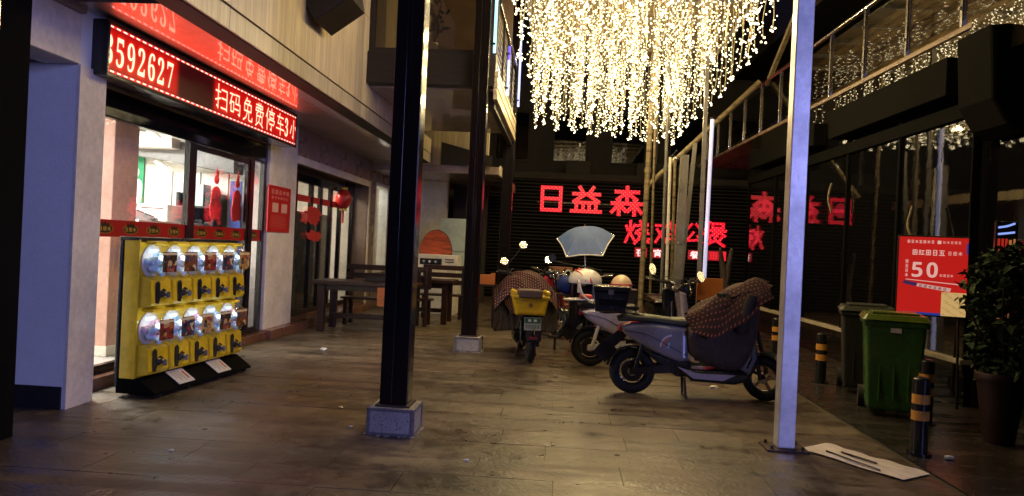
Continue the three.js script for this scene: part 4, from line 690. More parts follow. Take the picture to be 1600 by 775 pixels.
// A: the nearest one, side on
{
  const { t } = scooter({ label: 'silver grey scooter nearest the camera, side on, with a dotted quilt over its front', x: 0.745, z: -7.67, turn: -0.02, steer: -0.62, body: M.silver, skirt: M.lilac, seat: mat([0.06, 0.065, 0.035], 0.5) });
  // reflection of the coloured screen, painted as strokes on the flank
  const dt = canvasTex(128, 128, (x) => { x.clearRect(0, 0, 128, 128); x.lineWidth = 13; x.strokeStyle = '#c8ccdc'; x.beginPath(); x.moveTo(20, 105); x.quadraticCurveTo(28, 30, 100, 18); x.stroke(); x.strokeStyle = '#d07048'; x.beginPath(); x.moveTo(42, 100); x.quadraticCurveTo(48, 48, 84, 40); x.stroke(); x.strokeStyle = '#9ec8ea'; x.beginPath(); x.moveTo(76, 112); x.lineTo(84, 72); x.stroke(); });
  part('painted_reflection', own(new THREE.PlaneGeometry(0.17, 0.17).translate(0.31, 0.545, 0.1525)), new THREE.MeshPhysicalMaterial({ map: dt, roughness: 0.3, clearcoat: 0.6, transparent: true }), t);
  const box = part('top_box', [extr([[-0.39, 0.8], [-0.1, 0.8], [-0.065, 1.0], [-0.41, 1.0]], 0.36, 0.025)], M.plasticBlack, t);
  part('lid', bx(-0.42, -0.055, 1.003, 1.055, -0.19, 0.19, 0.022), M.plasticBlack, box); part('latch', bx(-0.27, -0.22, 0.97, 1.02, 0.178, 0.19, 0.004), M.steel, box); part('reflector', bx(-0.36, -0.1, 0.86, 0.93, 0.18, 0.186, 0.004), M.blackGloss, box);
  // leg cover: plain lower part and dotted quilt over handlebar and knees
  part('leg_cover', [extr([[0.5, 0.7], [0.64, 0.72], [0.9, 0.86], [1.1, 1.02], [1.17, 0.98], [1.17, 0.7], [1.11, 0.45], [0.98, 0.3], [0.72, 0.33], [0.54, 0.44]], 0.46, 0.1, true, 4)], M.apron, t);
  quilt(t, 'quilt', (u, k) => { const x = 0.5 + u * 0.78, top = 0.82 + 0.4 * Math.sin(Math.min(1, u * 1.15) * 1.5) - 0.1 * Math.max(0, u - 0.85) * 4, a = Math.abs(k), drop = (0.1 + 0.34 * Math.sin(Math.PI * cl(u * 0.9 + 0.06))) * a ** 2.4; return [x + 0.02 * Math.sin(k * 9 + u * 4), top - drop + 0.012 * Math.sin(u * 16 + k * 6) - 0.05 * (1 - a) * Math.sin(u * 3.1), k * (0.2 + 0.12 * Math.sin(Math.PI * u)) + 0.02 * Math.sin(u * 9)]; }, quiltMat(0xc88088), [2.6, 2.6]);
  part('sleeve', [rod(V(0.98, 0.68, 0.22), V(1.08, 1.04, 0.24), 0.07, 14, 0.045)], M.dark, t);
}
// B: lilac one behind, only its rear shows
{
  const { t } = scooter({ label: 'pale lilac scooter standing behind the silver one, with white rack loop', x: 0.39, z: -9.33, turn: 0.03, steer: 0.1, body: M.lilac, arm: M.whitePaint, rack: M.whitePaint });
  part('backrest', [tube([V(-0.02, 0.78, 0.12), V(-0.12, 0.86, 0.12), V(-0.17, 1.0, 0.1), V(-0.17, 1.03, 0), V(-0.17, 1.0, -0.1), V(-0.12, 0.86, -0.12), V(-0.02, 0.78, -0.12)], 0.014, 30), bx(-0.185, -0.15, 0.88, 1.02, 0.05, 0.12, 0.01)], M.whitePaint, t);
  part('rear_pad', bx(-0.15, 0.0, 0.81, 0.86, -0.1, 0.1, 0.02), M.red, t);
}
// C: black one with its nose to the camera
scooter({ label: 'black scooter with its nose to the camera, right of the white red cowl', x: 1.37, z: -11.15, turn: -Math.PI / 2 + 0.12, steer: 0.15, body: M.plasticBlack, shield: M.blackGloss, mirrorShape: [1.5, 0.8], mirrors: [[1, 1.0, 1.19, 0.3, [1.2, 4.6, -7]], [-1, 1.02, 1.12, -0.34, [1.0, 4.6, -7.5]]] });
// D: the one with umbrella and white and red cowl
{
  const { t } = scooter({ label: 'scooter under a blue umbrella, white cowl with red stripes', x: 0.42, z: -11.65, turn: -Math.PI / 2 - 0.1, steer: -0.1, body: M.whiteGloss, shield: M.plasticBlack, mirrors: [[-1, 1.0, 1.24, 0.5, [0.8, 4.6, -8]]] });
  const cowl = part('cowl', [new THREE.SphereGeometry(1, 26, 16, 0, 6.283, 0, 1.75).scale(0.3, 0.17, 0.23).translate(1.16, 0.98, -0.03)], M.whiteGloss, t);
  part('stripe', [tube([V(1.44, 0.97, -0.14), V(1.38, 1.07, -0.08), V(1.24, 1.145, 0.06)], 0.014), tube([V(1.455, 0.98, -0.06), V(1.4, 1.07, 0.0), V(1.28, 1.125, 0.1)], 0.01)], M.red, cowl);
  const hel = thing('helmet', 'cream helmet with a dark stripe lying beside the white red cowl', 'helmet', [0.82, 0.94, -10.42]);
  part('shell', new THREE.SphereGeometry(0.135, 24, 16, 0, 6.283, 0, 1.9).scale(1.05, 1.1, 1), M.cream, hel); part('stripe', new THREE.TorusGeometry(0.139, 0.009, 6, 30).rotateX(Math.PI / 2).scale(1.05, 1, 1).translate(0, 0.02, 0), M.redGloss, hel); part('rim', new THREE.TorusGeometry(0.128, 0.012, 6, 30).rotateX(Math.PI / 2).scale(1.05, 1, 1).translate(0, -0.045, 0), M.rubber, hel);
  const tb = thing('storage_crate', 'dark crate under the cream helmet among the scooters', 'crate', [0.82, 0, -10.42]);
  part('side', [bx(-0.2, 0.2, 0, 0.88, -0.18, -0.165), bx(-0.2, 0.2, 0, 0.88, 0.165, 0.18), bx(-0.2, -0.185, 0, 0.88, -0.165, 0.165), bx(0.185, 0.2, 0, 0.88, -0.165, 0.165)], M.darkBase, tb); part('lid', bx(-0.21, 0.21, 0.88, 0.9, -0.19, 0.19, 0.006), M.darkBase, tb);
  // umbrella
  const um = thing('scooter_umbrella', 'light blue umbrella with pale edging over the scooters', 'umbrella');
  const pk = V(0.33, 1.76, -11.6), rim = [V(-0.08, 1.55, -11.4), V(0.07, 1.29, -10.95), V(0.58, 1.33, -10.95), V(0.76, 1.63, -11.4), V(0.62, 1.5, -12.2), V(0.05, 1.45, -12.2)];
  const panels = [];
  for (let i = 0; i < 6; i++) { const a = rim[i], b = rim[(i + 1) % 6]; panels.push(grid((u, v) => { const e = a.clone().lerp(b, v), mid = a.clone().add(b).multiplyScalar(0.5); const p = pk.clone().lerp(e, u); p.y += 0.05 * Math.sin(Math.PI * u) + 0.012 * u * Math.sin(Math.PI * v) * u; p.addScaledVector(pk.clone().sub(mid), 0.02 * u * u * Math.sin(Math.PI * v)); return p; }, 8, 8)); }
  part('canopy', panels, M.canopyBlue, um);
  part('edging', rim.map((a, i) => { const b = rim[(i + 1) % 6], mid = a.clone().add(b).multiplyScalar(0.5), m2 = mid.clone().addScaledVector(pk.clone().sub(mid), 0.02).add(V(0, 0.012, 0)); return tube([a, m2, b], 0.009); }), M.offWhite, um);
  part('pole', [rod(V(0.38, 0.8, -11.5), V(0.33, 1.78, -11.6), 0.013)], M.steel, um); part('rib', rim.map((a) => tube([pk, pk.clone().lerp(a, 0.5).add(V(0, 0.044, 0)), a], 0.005)), M.steel, um);
}
// E: seen from behind, with yellow basket
{
  const E = scooter({ label: 'dark scooter seen from behind with a yellow rear basket and wide leg covers', x: -0.33, z: -9.35, turn: Math.PI / 2 + 0.14, steer: 0.05, body: M.plasticBlack, mirrors: [[-1, 0.95, 1.2, -0.3, [0.6, 4.6, -6.5]], [1, 0.95, 1.27, 0.34, [0.4, 4.0, 3]], [-1, 1.15, 1.43, -0.04, [0.6, 4.6, -6.5]]] });
  const t = E.t;
  const bk = part('rear_basket', [extr([[-0.17, 0], [0.17, 0], [0.215, 0.2], [-0.215, 0.2]], 0.3, 0.035, false, 3).rotateY(Math.PI / 2).translate(-0.2, 0.6, -0.05)], M.yellow, t);
  part('basket_rim', [bx(-0.365, -0.03, 0.79, 0.835, -0.275, 0.175, 0.018)], M.yellow, bk); part('basket_cushion', bx(-0.39, -0.1, 0.8, 0.9, -0.2, 0.08, 0.02), mat([0.11, 0.075, 0.06], 0.7), bk);
  part('basket_horn', [-0.245, 0.145].map((z) => bx(-0.36, -0.04, 0.83, 0.89, z - 0.03, z + 0.03, 0.02)), M.yellow, bk); part('basket_badge', rod(V(-0.352, 0.72, -0.05), V(-0.358, 0.72, -0.05), 0.024, 14), M.woodMid, bk);
  const pt = canvasTex(128, 96, (x, w, h) => { x.fillStyle = '#8f9a94'; x.fillRect(0, 0, w, h); x.fillStyle = '#24503c'; x.fillRect(4, 4, w - 8, 40); x.fillStyle = '#c8d4cc'; x.fillRect(30, 14, 22, 18); x.fillRect(72, 14, 24, 18); x.fillStyle = '#59645e'; x.font = 'bold 34px sans-serif'; for (let i = 0; i < 5; i++) x.fillRect(12 + i * 22, 56, 14, 28); });
  part('number_plate', own(new THREE.BoxGeometry(0.012, 0.15, 0.2).rotateZ(-0.12).translate(-0.335, 0.5, -0.02)), new THREE.MeshPhysicalMaterial({ map: pt, roughness: 0.4 }), t);
  part('mud_flap', [extr([[-0.07, 0.3], [0.07, 0.3], [0.08, 0.44], [-0.08, 0.44]], 0.012).rotateY(Math.PI / 2).translate(-0.3, 0, -0.01)], M.apron, t); part('reflector', bx(-0.318, -0.31, 0.32, 0.345, -0.05, 0.04), M.redGloss, t);
  for (const s of [-1, 1]) part('leg_cover', [extr([[0.06 * s, 0.86], [0.34 * s, 0.84], [0.42 * s, 0.6], [0.45 * s, 0.34], [0.4 * s, 0.27], [0.1 * s, 0.3], [0.06 * s, 0.4]].sort(() => 0), 0.05, 0.02, false, 3).rotateY(-Math.PI / 2).translate(0.86, 0, 0)], M.apron, t);
  quilt(t, 'quilt', (u, k) => { const a = Math.abs(k); return [0.72 + 0.4 * u + 0.015 * Math.sin(k * 11), 1.08 - 0.3 * a ** 2.2 - 0.22 * (1 - u) ** 2 + 0.03 * Math.sin(Math.PI * u) - 0.07 * (1 - a) ** 2 * (1 - u) + 0.01 * Math.sin(u * 13 + k * 9), k * 0.42]; }, quiltMat(0xf0d8d4), [1.8, 3.4]);
  quilt(t, 'quilt', (u, k) => { const a = Math.abs(k); return [0.78 - 0.05 * u, 0.88 - 0.05 * a - 0.32 * u, k * (0.36 - 0.16 * u) + 0.01 * Math.sin(u * 8)]; }, quiltMat(0xf0d8d4), [1.4, 3]);
  part('footpeg', [rod(V(0.5, 0.3, 0.1), V(0.5, 0.27, 0.36), 0.012), bx(0.46, 0.54, 0.255, 0.28, 0.28, 0.4, 0.006)], M.rubber, t);
}
// F: red one farther back
scooter({ label: 'red scooter farther back beyond the yellow basket scooter', x: -0.62, z: -13.3, turn: -Math.PI / 2 + 0.5, steer: 0.2, body: M.redGloss, shield: M.redGloss });

// ------------------------------------------------------------------ tables, benches and kitchen things
{
  const table = (label, x, z, w, d) => { const t = thing('dining_table', label, 'table', [x, 0, z], 0, 'dark dining tables under the building'); for (let i = 0; i < 3; i++) part('tabletop_plank', bx(-w / 2, w / 2, 0.71, 0.765, -d / 2 + i * d / 3, -d / 2 + (i + 1) * d / 3 - 0.006, 0.006), M.wood, t); for (const s of [-1, 1]) { part('leg', [bx(s * (w / 2 - 0.14) - 0.05, s * (w / 2 - 0.14) + 0.05, 0, 0.71, -d / 2 + 0.05, -d / 2 + 0.15, 0.008)], M.wood, t); part('leg', [bx(s * (w / 2 - 0.14) - 0.05, s * (w / 2 - 0.14) + 0.05, 0, 0.71, d / 2 - 0.15, d / 2 - 0.05, 0.008)], M.wood, t); } part('stretcher', bx(-w / 2 + 0.2, w / 2 - 0.2, 0.18, 0.25, -0.03, 0.03, 0.005), M.wood, t); for (const q of [d / 2 - 0.12, -d / 2 + 0.09]) part('side_rail', bx(-w / 2 + 0.1, w / 2 - 0.1, 0.62, 0.7, q, q + 0.03), M.wood, t); return t; };
  const bench = (label, x, z, w, turn) => { const t = thing('bench', label, 'bench', [x, 0, z], turn, 'dark wooden benches at the tables'); for (let i = 0; i < 3; i++) part('seat_plank', bx(-w / 2, w / 2, 0.42, 0.455, -0.18 + i * 0.122, -0.18 + i * 0.122 + 0.115, 0.005), M.wood, t); for (const s of [-1, 1]) { part('leg', bx(s * (w / 2 - 0.08) - 0.03, s * (w / 2 - 0.08) + 0.03, 0, 0.42, 0.1, 0.17, 0.005), M.wood, t); part('post', bx(s * (w / 2 - 0.08) - 0.03, s * (w / 2 - 0.08) + 0.03, 0, 0.98, -0.24, -0.18, 0.005), M.wood, t); } for (const y of [0.62, 0.76, 0.9]) part('back_slat', bx(-w / 2, w / 2, y, y + 0.09, -0.176, -0.15, 0.004), M.wood, t); return t; };
  table('dark wooden table left of the nearest pillar', -2.95, -11.7, 1.55, 0.8); table('dark wooden table right of the nearest pillar', -2.45, -13.5, 1.2, 0.75);
  bench('dark bench in front of the table left of the nearest pillar', -2.95, -12.6, 1.3, 0); bench('dark slatted bench whose back stands before the white cabinet', -2.2, -14.4, 0.85, 0); bench('dark bench between the two tables', -2.5, -12.9, 0.7, 3.14);
  single('tray', [bx(-0.25, 0.25, 0, 0.02, -0.18, 0.18, 0.008), bx(-0.25, 0.25, 0.02, 0.06, -0.18, -0.165), bx(-0.25, 0.25, 0.02, 0.06, 0.165, 0.18), bx(-0.25, -0.235, 0.02, 0.06, -0.165, 0.165), bx(0.235, 0.25, 0.02, 0.06, -0.165, 0.165)], M.dark, 'dark serving tray on the left dining table', 'tray', [-2.75, 0.768, -11.8]);
  single('menu_sheet', bx(-0.09, 0.09, -0.28, 0, -0.003, 0.003, 0.002), M.orange, 'orange sheet hanging from the left table edge', 'sheet', [-2.62, 0.7, -11.28]);
  const cab = thing('white_cabinet', 'white kitchen cabinet with control panel behind the benches', 'cabinet', [-2.46, 0, -15.4]);
  part('body', bx(-0.4, 0.4, 0, 1.18, -0.3, 0.3, 0.012), M.offWhite, cab); part('control_panel', bx(-0.34, 0.1, 0.98, 1.1, 0.3, 0.312, 0.006), M.plasticBlack, cab);
  part('knob', [-0.26, -0.14, -0.02].map((x) => rod(V(x, 1.04, 0.31), V(x, 1.04, 0.335), 0.025, 12)), M.steel, cab); part('vent', [0.18, 0.23].map((y) => bx(0.16, 0.34, 0.85 + y, 0.87 + y, 0.3, 0.308)), M.dark, cab); part('shelf_edge', bx(-0.4, 0.4, 0.9, 0.93, 0.3, 0.32, 0.004), M.offWhite, cab);
  const disc = thing('round_tabletop', 'round red wooden tabletop leaning behind the white cabinet', 'tabletop', [-2.56, 1.19, -15.5]);
  part('board', new THREE.CylinderGeometry(0.37, 0.37, 0.03, 36).rotateX(Math.PI / 2 - 0.15).scale(0.9, 1.25, 1).translate(0, 0.02, 0), mat([0.5, 0.1, 0.04], 0.45, { map: woodC }), disc); part('edge_band', new THREE.TorusGeometry(0.37, 0.014, 6, 36).rotateX(-0.15).scale(0.9, 1.25, 1).translate(0, 0.02, 0), M.wood, disc);
  const fr = thing('fridge', 'pale green grey fridge standing beyond the white cabinet', 'fridge', [-2.3, 0, -16.5]);
  part('body', bx(-0.3, 0.3, 0.03, 1.95, -0.32, 0.28, 0.015), M.fridge, fr); part('door', bx(-0.29, 0.29, 1.25, 1.93, 0.282, 0.32, 0.012), M.fridge, fr); part('door', bx(-0.29, 0.29, 0.08, 1.24, 0.282, 0.32, 0.012), M.fridge, fr); part('handle', [bx(-0.27, -0.25, 1.3, 1.6, 0.32, 0.345, 0.005), bx(-0.27, -0.25, 0.9, 1.2, 0.32, 0.345, 0.005)], M.steel, fr);
  const ch = thing('wooden_chair', 'reddish wooden chair back behind the yellow basket scooter', 'chair', [-0.04, 0, -13.2], 0.2);
  part('seat', bx(-0.2, 0.2, 0.43, 0.47, -0.2, 0.2, 0.01), M.woodMid, ch); for (const [x, z, h] of [[-0.18, 0.18, 1.1], [0.18, 0.18, 1.1], [-0.18, -0.18, 0.43], [0.18, -0.18, 0.43]]) part('leg', bx(x - 0.02, x + 0.02, 0, h, z - 0.02, z + 0.02, 0.005), M.woodMid, ch); part('top_rail', bx(-0.16, 0.16, 1.02, 1.1, 0.165, 0.195, 0.005), M.woodMid, ch); part('back_slat', [-0.08, 0, 0.08].map((x) => bx(x - 0.015, x + 0.015, 0.47, 1.02, 0.172, 0.19)), M.woodMid, ch);
  const st = thing('stool', 'dark stool under the orange carton near the third pillar', 'stool', [-1.36, 0, -14.0]); part('seat', bx(-0.2, 0.2, 0.66, 0.7, -0.2, 0.2, 0.008), M.wood, st); for (const [x, z] of [[-0.16, -0.16], [0.16, -0.16], [-0.16, 0.16], [0.16, 0.16]]) part('leg', bx(x - 0.02, x + 0.02, 0, 0.66, z - 0.02, z + 0.02), M.wood, st);
  const ob = thing('carton', 'small orange carton on the stool near the third pillar', 'carton', [-1.33, 0.702, -14.0]); part('box', bx(-0.13, 0.13, 0, 0.17, -0.12, 0.12, 0.006), M.orange, ob); part('flap', bx(0.06, 0.13, 0.172, 0.2, -0.1, 0.1), M.orange, ob);
  const oc = thing('orange_panel', 'orange brown board standing behind the dotted quilt', 'board', [1.98, 0, -10.35]); part('board', bx(-0.17, 0.17, 0.8, 1.1, -0.02, 0.02, 0.006), M.orange, oc); part('leg', [-0.14, 0.14].map((x) => bx(x - 0.02, x + 0.02, 0, 0.8, -0.02, 0.02)), M.wood, oc);
  const bb = thing('blue_bag', 'blue bag beside the white red cowl of the umbrella scooter', 'bag', [0.1, 0.78, -10.7]); part('sack', new THREE.SphereGeometry(0.15, 16, 12).scale(1, 0.9, 0.7).translate(0, 0.13, 0), M.blue, bb); part('strap', tube([V(-0.08, 0.22, 0), V(0, 0.33, 0), V(0.08, 0.22, 0)], 0.01), M.offWhite, bb);
  const bs = thing('side_stand', 'dark side stand under the blue bag', 'stand', [0.1, 0, -10.75]); part('top', bx(-0.17, 0.17, 0.75, 0.78, -0.15, 0.15, 0.006), M.wood, bs); part('leg', [[-0.14, -0.12], [0.14, -0.12], [-0.14, 0.12], [0.14, 0.12]].map(([x, z]) => bx(x - 0.015, x + 0.015, 0, 0.75, z - 0.015, z + 0.015)), M.wood, bs);
  const statue = thing('potted_branch', 'dark leafy branch in a vase behind the balcony glass', 'plant', [-2.02, 3.96, -11.2]);
  part('vase', new THREE.LatheGeometry([[0.08, 0], [0.13, 0.1], [0.12, 0.24], [0.06, 0.34], [0.07, 0.38]].map((p) => new THREE.Vector2(...p)), 18), M.offWhite, statue); part('stem', [0, 1, 2, 3].map((i) => tube([V(0, 0.35, 0), V(rr(-0.1, 0.1), 0.6, rr(-0.1, 0.1)), V(rr(-0.2, 0.2), 0.95, rr(-0.1, 0.1))], 0.01)), M.wood, statue);
  part('leaf', Array.from({ length: 26 }, () => new THREE.SphereGeometry(0.06, 6, 4).scale(1, 0.25, 0.5).rotateZ(rr(-1, 1)).rotateY(rr(0, 6)).translate(rr(-0.2, 0.2), rr(0.55, 1.05), rr(-0.15, 0.15))), M.leaf[2], statue, { kind: 'stuff' });
}
// folded parasols leaning at the back right
for (const [x, a, l] of [[2.75, 0.2, 'dark folded parasol leaning at the back, left one'], [3.0, -0.25, 'dark folded parasol leaning at the back, right one']]) {
  const t = thing('folded_parasol', l, 'parasol', [x, 0, -13.6]); part('pole', rod(V(0, 0.03, 0), V(a, 1.55, 0), 0.018), M.greyPipe, t); part('cloth', rod(V(a * 0.35, 0.6, 0), V(a * 0.98, 1.52, 0), 0.09, 10, 0.03), M.apron, t); part('foot', rod(V(0, 0, 0), V(0, 0.04, 0), 0.2, 18), M.darkBase, t);
}

for (const [p, l] of [[[[3.85, 2.53, -11.4], [3.8, 2.31, -11.36], [3.83, 2.1, -11.3]], 'short pale cable hanging on the dark glass front, left one'], [[[3.87, 2.05, -8.82], [3.82, 1.82, -8.8], [3.86, 1.56, -8.6], [3.88, 1.44, -8.52]], 'pale curved cable hanging on the glass above the red advert']]) single('hanging_cable', tube(p.map((q) => V(...q)), 0.016, 16), M.bamboo, l, 'cable');
// ------------------------------------------------------------------ right foreground
{ // wheelie bins
  const bin = (label, x, z, k, body, lidM, turn) => {
    const t = thing('wheelie_bin', label, 'bin', [x, 0, z], turn);
    const taper = (y0, y1, w0, w1, d0, d1) => { const g = new RoundedBoxGeometry(1, 1, 1, 3, 0.06); const p = g.attributes.position; for (let i = 0; i < p.count; i++) { const f = p.getY(i) + 0.5; p.setXYZ(i, p.getX(i) * (w0 + (w1 - w0) * f), y0 + (y1 - y0) * f, p.getZ(i) * (d0 + (d1 - d0) * f)); } g.computeVertexNormals(); return g; };
    part('body', taper(0.05, 0.86, 0.42, 0.5, 0.46, 0.56), body, t); part('rim', bx(-0.27, 0.27, 0.82, 0.875, -0.295, 0.295, 0.02), body, t);
    part('lid', [taper(0.877, 0.93, 0.57, 0.5, 0.62, 0.52), bx(-0.2, 0.2, 0.93, 0.95, -0.2, 0.2, 0.012)], lidM, t); part('handle', rod(V(-0.24, 0.86, -0.34), V(0.24, 0.86, -0.34), 0.018), body, t);
    part('label_plate', bx(-0.045, 0.045, 0.77, 0.815, 0.272, 0.284, 0.004), M.offWhite, t); for (const s of [-1, 1]) part('wheel', rod(V(s * 0.2, 0.1, -0.27), V(s * 0.26, 0.1, -0.27), 0.1, 18), M.rubber, t);
    for (const x2 of [-0.12, 0, 0.12]) part('moulded_rib', bx(x2 - 0.008, x2 + 0.008, 0.15, 0.6, 0.245, 0.258, 0.004), body, t);
  };
  bin('green wheelie bin with an olive lid beside the red poster', 3.13, -7.42, 1, M.green, M.olive, -0.3);
  bin('dark grey wheelie bin half hidden behind the green one', 3.34, -8.6, 1, M.binGrey, M.binGrey, -0.3);
}
{ // red advertising light box on a stand
  const tex = canvasTex(512, 640, (x, w, h) => {
    x.fillStyle = '#c81e1a'; x.fillRect(0, 0, w, h); x.strokeStyle = '#f0b8ac'; x.fillStyle = '#f0b8ac';
    ['口', '日', '木', '五', '口', '木', '日'].forEach((c, i) => drawGlyph(x, c, 60 + i * 30, 26, 22, 26, 4)); x.fillRect(285, 26, 28, 28); ['红', '木', '日', '口', '五'].forEach((c, i) => drawGlyph(x, c, 326 + i * 28, 28, 20, 22, 3));
    ['口', '红', '口', '日', '五'].forEach((c, i) => drawGlyph(x, c, 100 + i * 50, 104, 42, 46, 7)); ['日', '口', '木'].forEach((c, i) => drawGlyph(x, c, 364 + i * 38, 112, 30, 32, 4));
    ['口', '五', '日', '木'].forEach((c, i) => drawGlyph(x, c, 52, 190 + i * 38, 24, 28, 4));
    x.font = 'bold 170px sans-serif'; x.fillText('5', 96, 330); x.fillText('0', 208, 330); ['红', '口', '日', '木'].forEach((c, i) => drawGlyph(x, c, 312 + i * 26, 300, 20, 22, 3));
    x.beginPath(); x.moveTo(60, 350); x.lineTo(470, 376); x.lineTo(470, 384); x.lineTo(60, 356); x.fill();
    x.fillStyle = '#3a2a5a'; x.beginPath(); x.moveTo(46, 362); x.lineTo(146, 380); x.lineTo(138, 408); x.lineTo(40, 388); x.fill(); x.fillStyle = '#d8a8a0'; x.beginPath(); x.moveTo(150, 382); x.lineTo(400, 412); x.lineTo(392, 444); x.lineTo(142, 408); x.fill();
    x.strokeStyle = '#7a2a2a'; ['日', '口', '木', '五', '口', '日'].forEach((c, i) => drawGlyph(x, c, 160 + i * 36, 390 + i * 4.5, 26, 20, 3));
    x.fillStyle = '#d8b070'; x.fillRect(330, 446, 182, 194); x.fillStyle = '#c09858'; for (let i = 0; i < 40; i++) x.fillRect(330 + (i * 53) % 170, 450 + (i * 37) % 180, 18, 9); x.fillStyle = '#2a3a90'; x.fillRect(0, 620, 330, 20); x.fillRect(500, 40, 12, 90);
  });
  const s = thing('advert_board', 'red lit advertising board reading 50 beside the green bin', 'board', [3.755, 0, -8.05], -0.33);
  part('frame', [bx(-0.325, 0.325, 0.88, 1.7, -0.06, -0.005, 0.01)], M.plasticBlack, s);
  part('lit_face', own(new THREE.PlaneGeometry(0.62, 0.79).translate(0, 1.29, 0.0)), new THREE.MeshStandardMaterial({ color: 0x222222, emissive: 0xffffff, emissiveMap: tex, emissiveIntensity: 0.8, roughness: 0.3 }), s);
  part('leg', [rod(V(-0.25, 0, -0.25), V(-0.25, 0.9, -0.04), 0.014), rod(V(0.25, 0, -0.25), V(0.25, 0.9, -0.04), 0.014), rod(V(-0.25, 0, 0.16), V(-0.25, 0.9, -0.04), 0.014), rod(V(0.25, 0, 0.16), V(0.25, 0.9, -0.04), 0.014)], M.blackMetal, s);
  const l = new THREE.RectAreaLight(lin(1, 0.06, 0.05), 0.35, 0.62, 0.79); l.position.set(3.755 - 0.02 * 0.32, 1.29, -8.03); l.rotation.y = Math.PI - 0.33; l.name = 'lit_board'; scene.add(l);
}
{ // bollards
  const first = thing('bollard', 'black bollard with two orange bands nearest, in front of the green bin', 'bollard', [2.69, 0, -5.85], 0, 'black and orange bollards along the glass building');
  part('post', rod(V(0, 0, 0), V(0, 0.545, 0), 0.06, 20), M.plasticBlack, first); part('dome', new THREE.SphereGeometry(0.06, 20, 8, 0, 6.283, 0, Math.PI / 2).scale(1, 0.5, 1).translate(0, 0.545, 0), M.plasticBlack, first);
  for (const y of [0.29, 0.41]) part('orange_band', new THREE.CylinderGeometry(0.0615, 0.0615, 0.07, 24, 1, true).translate(0, y, 0), M.bandOrange, first); part('foot', rod(V(0, 0, 0), V(0, 0.018, 0), 0.09, 20), M.plasticBlack, first);
  for (const [x, z, l] of [[3.25, -6.98, 'bollard mostly hidden between the bin and the nearest bollard'], [3.03, -9.05, 'bollard left of the bins with two orange bands'], [3.07, -11.05, 'farthest bollard, just left of the white pole']]) { const c = first.clone(); c.name = numbered('bollard'); c.position.set(x, 0, z); c.userData = { ...first.userData, label: l }; scene.add(c); }
}
{ // potted shrub
  const t = thing('potted_shrub', 'dense dark green shrub in a red pot at the right edge', 'shrub', [3.56, 0, -6.4]);
  part('pot', new THREE.LatheGeometry([[0.0, 0.0], [0.11, 0], [0.15, 0.3], [0.175, 0.5], [0.19, 0.5], [0.19, 0.56], [0.17, 0.56], [0.16, 0.49], [0, 0.49]].map((p) => new THREE.Vector2(...p)), 28), M.pot, t);
  part('soil', new THREE.CylinderGeometry(0.158, 0.158, 0.02, 20).translate(0, 0.5, 0), M.ground, t);
  part('stem', Array.from({ length: 16 }, () => { const a = rr(0, 6.28), r = rr(0.1, 0.42); return tube([V(rr(-0.06, 0.06), 0.5, rr(-0.06, 0.06)), V(Math.cos(a) * r * 0.5, rr(0.75, 0.95), Math.sin(a) * r * 0.5), V(Math.cos(a) * r, rr(1.0, 1.45), Math.sin(a) * r)], 0.008, 8, 5); }), M.wood, t);
  const leaf = () => { const l = rr(0.035, 0.095), g = new THREE.BufferGeometry(); g.setAttribute('position', new THREE.Float32BufferAttribute([0, 0, 0, l * 0.35, 0.01, l * 0.5, 0, -0.004, l * 0.5, -l * 0.35, 0.01, l * 0.5, 0, -0.012, l * 1.15], 3)); g.setIndex([0, 1, 2, 0, 2, 3, 1, 4, 2, 2, 4, 3]); g.computeVertexNormals(); return g; };
  const clumps = Array.from({ length: 70 }, () => { const a = rr(0, 6.28), e = rr(-1.2, 1.35), r = rr(0.22, 0.44); return V(0.15 + Math.cos(a) * Math.cos(e) * r * 1.0, 1.04 + Math.sin(e) * 0.46, Math.sin(a) * Math.cos(e) * r); });
  const L = [[], [], []];
  for (const c of clumps) for (let i = 0; i < 58; i++) { const g = leaf(); g.rotateX(rr(-0.9, 1.2)).rotateZ(rr(-0.8, 0.8)).rotateY(rr(0, 6.28)); const d = V(rr(-1, 1), rr(-1, 1), rr(-1, 1)).normalize().multiplyScalar(0.14 * Math.cbrt(rnd())); g.translate(c.x + d.x, c.y + d.y, c.z + d.z); L[Math.floor(rnd() * 3)].push(g); }
  L.forEach((l, k) => part('foliage', l, M.leaf[k], t, { kind: 'stuff' }));
}
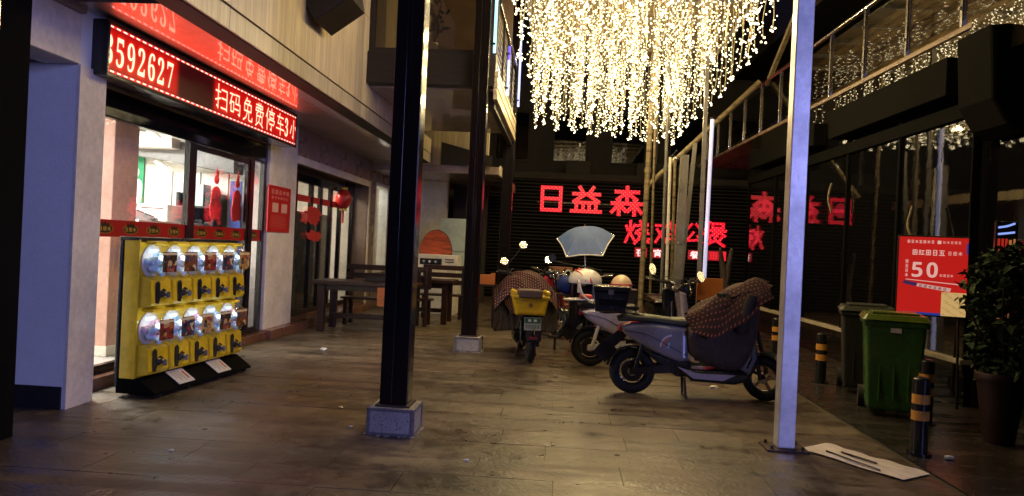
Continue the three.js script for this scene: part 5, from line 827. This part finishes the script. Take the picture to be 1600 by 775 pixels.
{ // pale board on the ground and small litter
  const a = V(1.8, 0, -5.77), u = V(2.53 - 2.07, 0, -5.26 + 5.98), v = V(0.27, 0, -0.21), t = thing('pale_board', 'pale sheet of board lying on the paving beside the white pole', 'board');
  const g = grid((p, q) => { const e = a.clone().addScaledVector(u, p * 0.97).addScaledVector(v, q + 0.04 * Math.sin(p * 23) * (q > 0.9 ? 1 : 0)); e.y = 0.008 + 0.006 * Math.sin(p * 5 + q) ** 2; e.u = p; e.v = q; return e; }, 30, 4);
  part('sheet', g, M.paper, t); const at = (p, q) => a.clone().addScaledVector(u, p).addScaledVector(v, q).setY(0.019);
  part('stick', [bar(at(0.28, 0.55), at(0.62, 0.5), 0.016, 0.01), bar(at(0.2, 0.3), at(0.75, 0.1), 0.014, 0.01)], M.wood, t);
  for (const [x, z, s, l] of [[-2.9, -9.4, 0.03, 'small white scrap on the paving near the shop step'], [1.66, -8.2, 0.032, 'white crumpled scrap beneath the silver scooter'], [2.86, -5.75, 0.026, 'crumpled white scrap beside the nearest bollard'], [-0.55, -4.9, 0.014, 'thin white sliver in front of the nearest pillar'], [-1.75, -6.2, 0.016, 'tiny white speck left of the nearest pillar block'], [-1.5, -5.6, 0.012, 'tiny white speck beside the nearest pillar block'], [-2.4, -4.7, 0.013, 'tiny pale speck on the paving in the left foreground']]) { const g2 = new THREE.IcosahedronGeometry(s, 1); const p = g2.attributes.position; for (let i = 0; i < p.count; i++) { const k = 0.75 + 0.4 * Math.abs(Math.sin(p.getX(i) * 150 + p.getY(i) * 90)); p.setXYZ(i, p.getX(i) * k * 1.3, p.getY(i) * k * 0.6, p.getZ(i) * k); } g2.computeVertexNormals(); single('paper_scrap', g2, M.offWhite, l, 'litter', [x, s * 0.5, z]); }
}
{ // dark post at the left edge and added glowing panel standing for a screen reflection
  const p = thing('door_post', 'dark metal post cutting the left edge of the view', 'post', [-3.52, 0, -4.5]); part('post', bx(-0.5, 0, 0, 3.4, -0.3, 0, 0.006), M.black, p); part('edge_strip', bx(0.0, 0.006, 0, 3.4, -0.012, 0.001), M.steel, p);
  const s = thing('added_reflection_panel', 'added blue and red glowing panel imitating a screen reflection above the shrub', 'sign', [4.02, 1.68, -7.25], -0.25);
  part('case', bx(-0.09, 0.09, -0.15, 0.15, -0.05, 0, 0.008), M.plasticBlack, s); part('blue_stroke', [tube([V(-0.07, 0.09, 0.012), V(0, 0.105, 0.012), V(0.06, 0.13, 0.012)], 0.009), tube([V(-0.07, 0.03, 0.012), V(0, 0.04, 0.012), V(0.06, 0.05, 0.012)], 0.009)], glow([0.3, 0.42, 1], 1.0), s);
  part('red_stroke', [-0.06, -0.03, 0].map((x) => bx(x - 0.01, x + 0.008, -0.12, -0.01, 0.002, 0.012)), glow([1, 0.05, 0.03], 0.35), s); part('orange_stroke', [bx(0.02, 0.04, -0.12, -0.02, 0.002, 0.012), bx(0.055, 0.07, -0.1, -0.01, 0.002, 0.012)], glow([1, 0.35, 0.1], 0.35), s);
}
{ // video screen across the street, behind the camera: the blue light on the column, the pole and the scooters
  const tex = canvasTex(256, 128, (x, w, h) => { const g = x.createLinearGradient(0, 0, 0, h); g.addColorStop(0, '#4a78ff'); g.addColorStop(0.45, '#7a78ff'); g.addColorStop(0.62, '#e89ac0'); g.addColorStop(0.75, '#8a90ff'); g.addColorStop(1, '#6a86ff'); x.fillStyle = g; x.fillRect(0, 0, w, h); x.fillStyle = '#f0a060'; x.fillRect(30, 70, 30, 20); x.fillStyle = '#e8f0ff'; x.fillRect(120, 30, 60, 14); });
  const s = thing('video_screen', 'large bluish video screen across the street behind the camera', 'screen', [9.6, 3.9, 7.2]);
  s.lookAt(-1.0, 1.2, -6);
  part('screen_face', own(new THREE.PlaneGeometry(4.4, 4.2).translate(0, 0, 0.16)), new THREE.MeshStandardMaterial({ color: 0x050505, emissive: 0xffffff, emissiveMap: tex, emissiveIntensity: POWER.display }), s); part('screen_case', bx(-2.3, 2.3, -2.2, 2.2, -0.15, 0.15, 0.03), M.blackMetal, s); part('post', [bx(-2, -1.8, -3.9, -2.2, -0.1, 0.1), bx(1.8, 2, -3.9, -2.2, -0.1, 0.1)], M.blackMetal, s);
  const l = new THREE.RectAreaLight(lin(0.45, 0.53, 0.95), POWER.displayArea, 4.4, 4.2); l.position.copy(s.position); l.lookAt(-1.0, 1.2, -6); l.translateZ(-0.22); l.name = 'screen'; scene.add(l);
}
renderer.render(scene, camera);
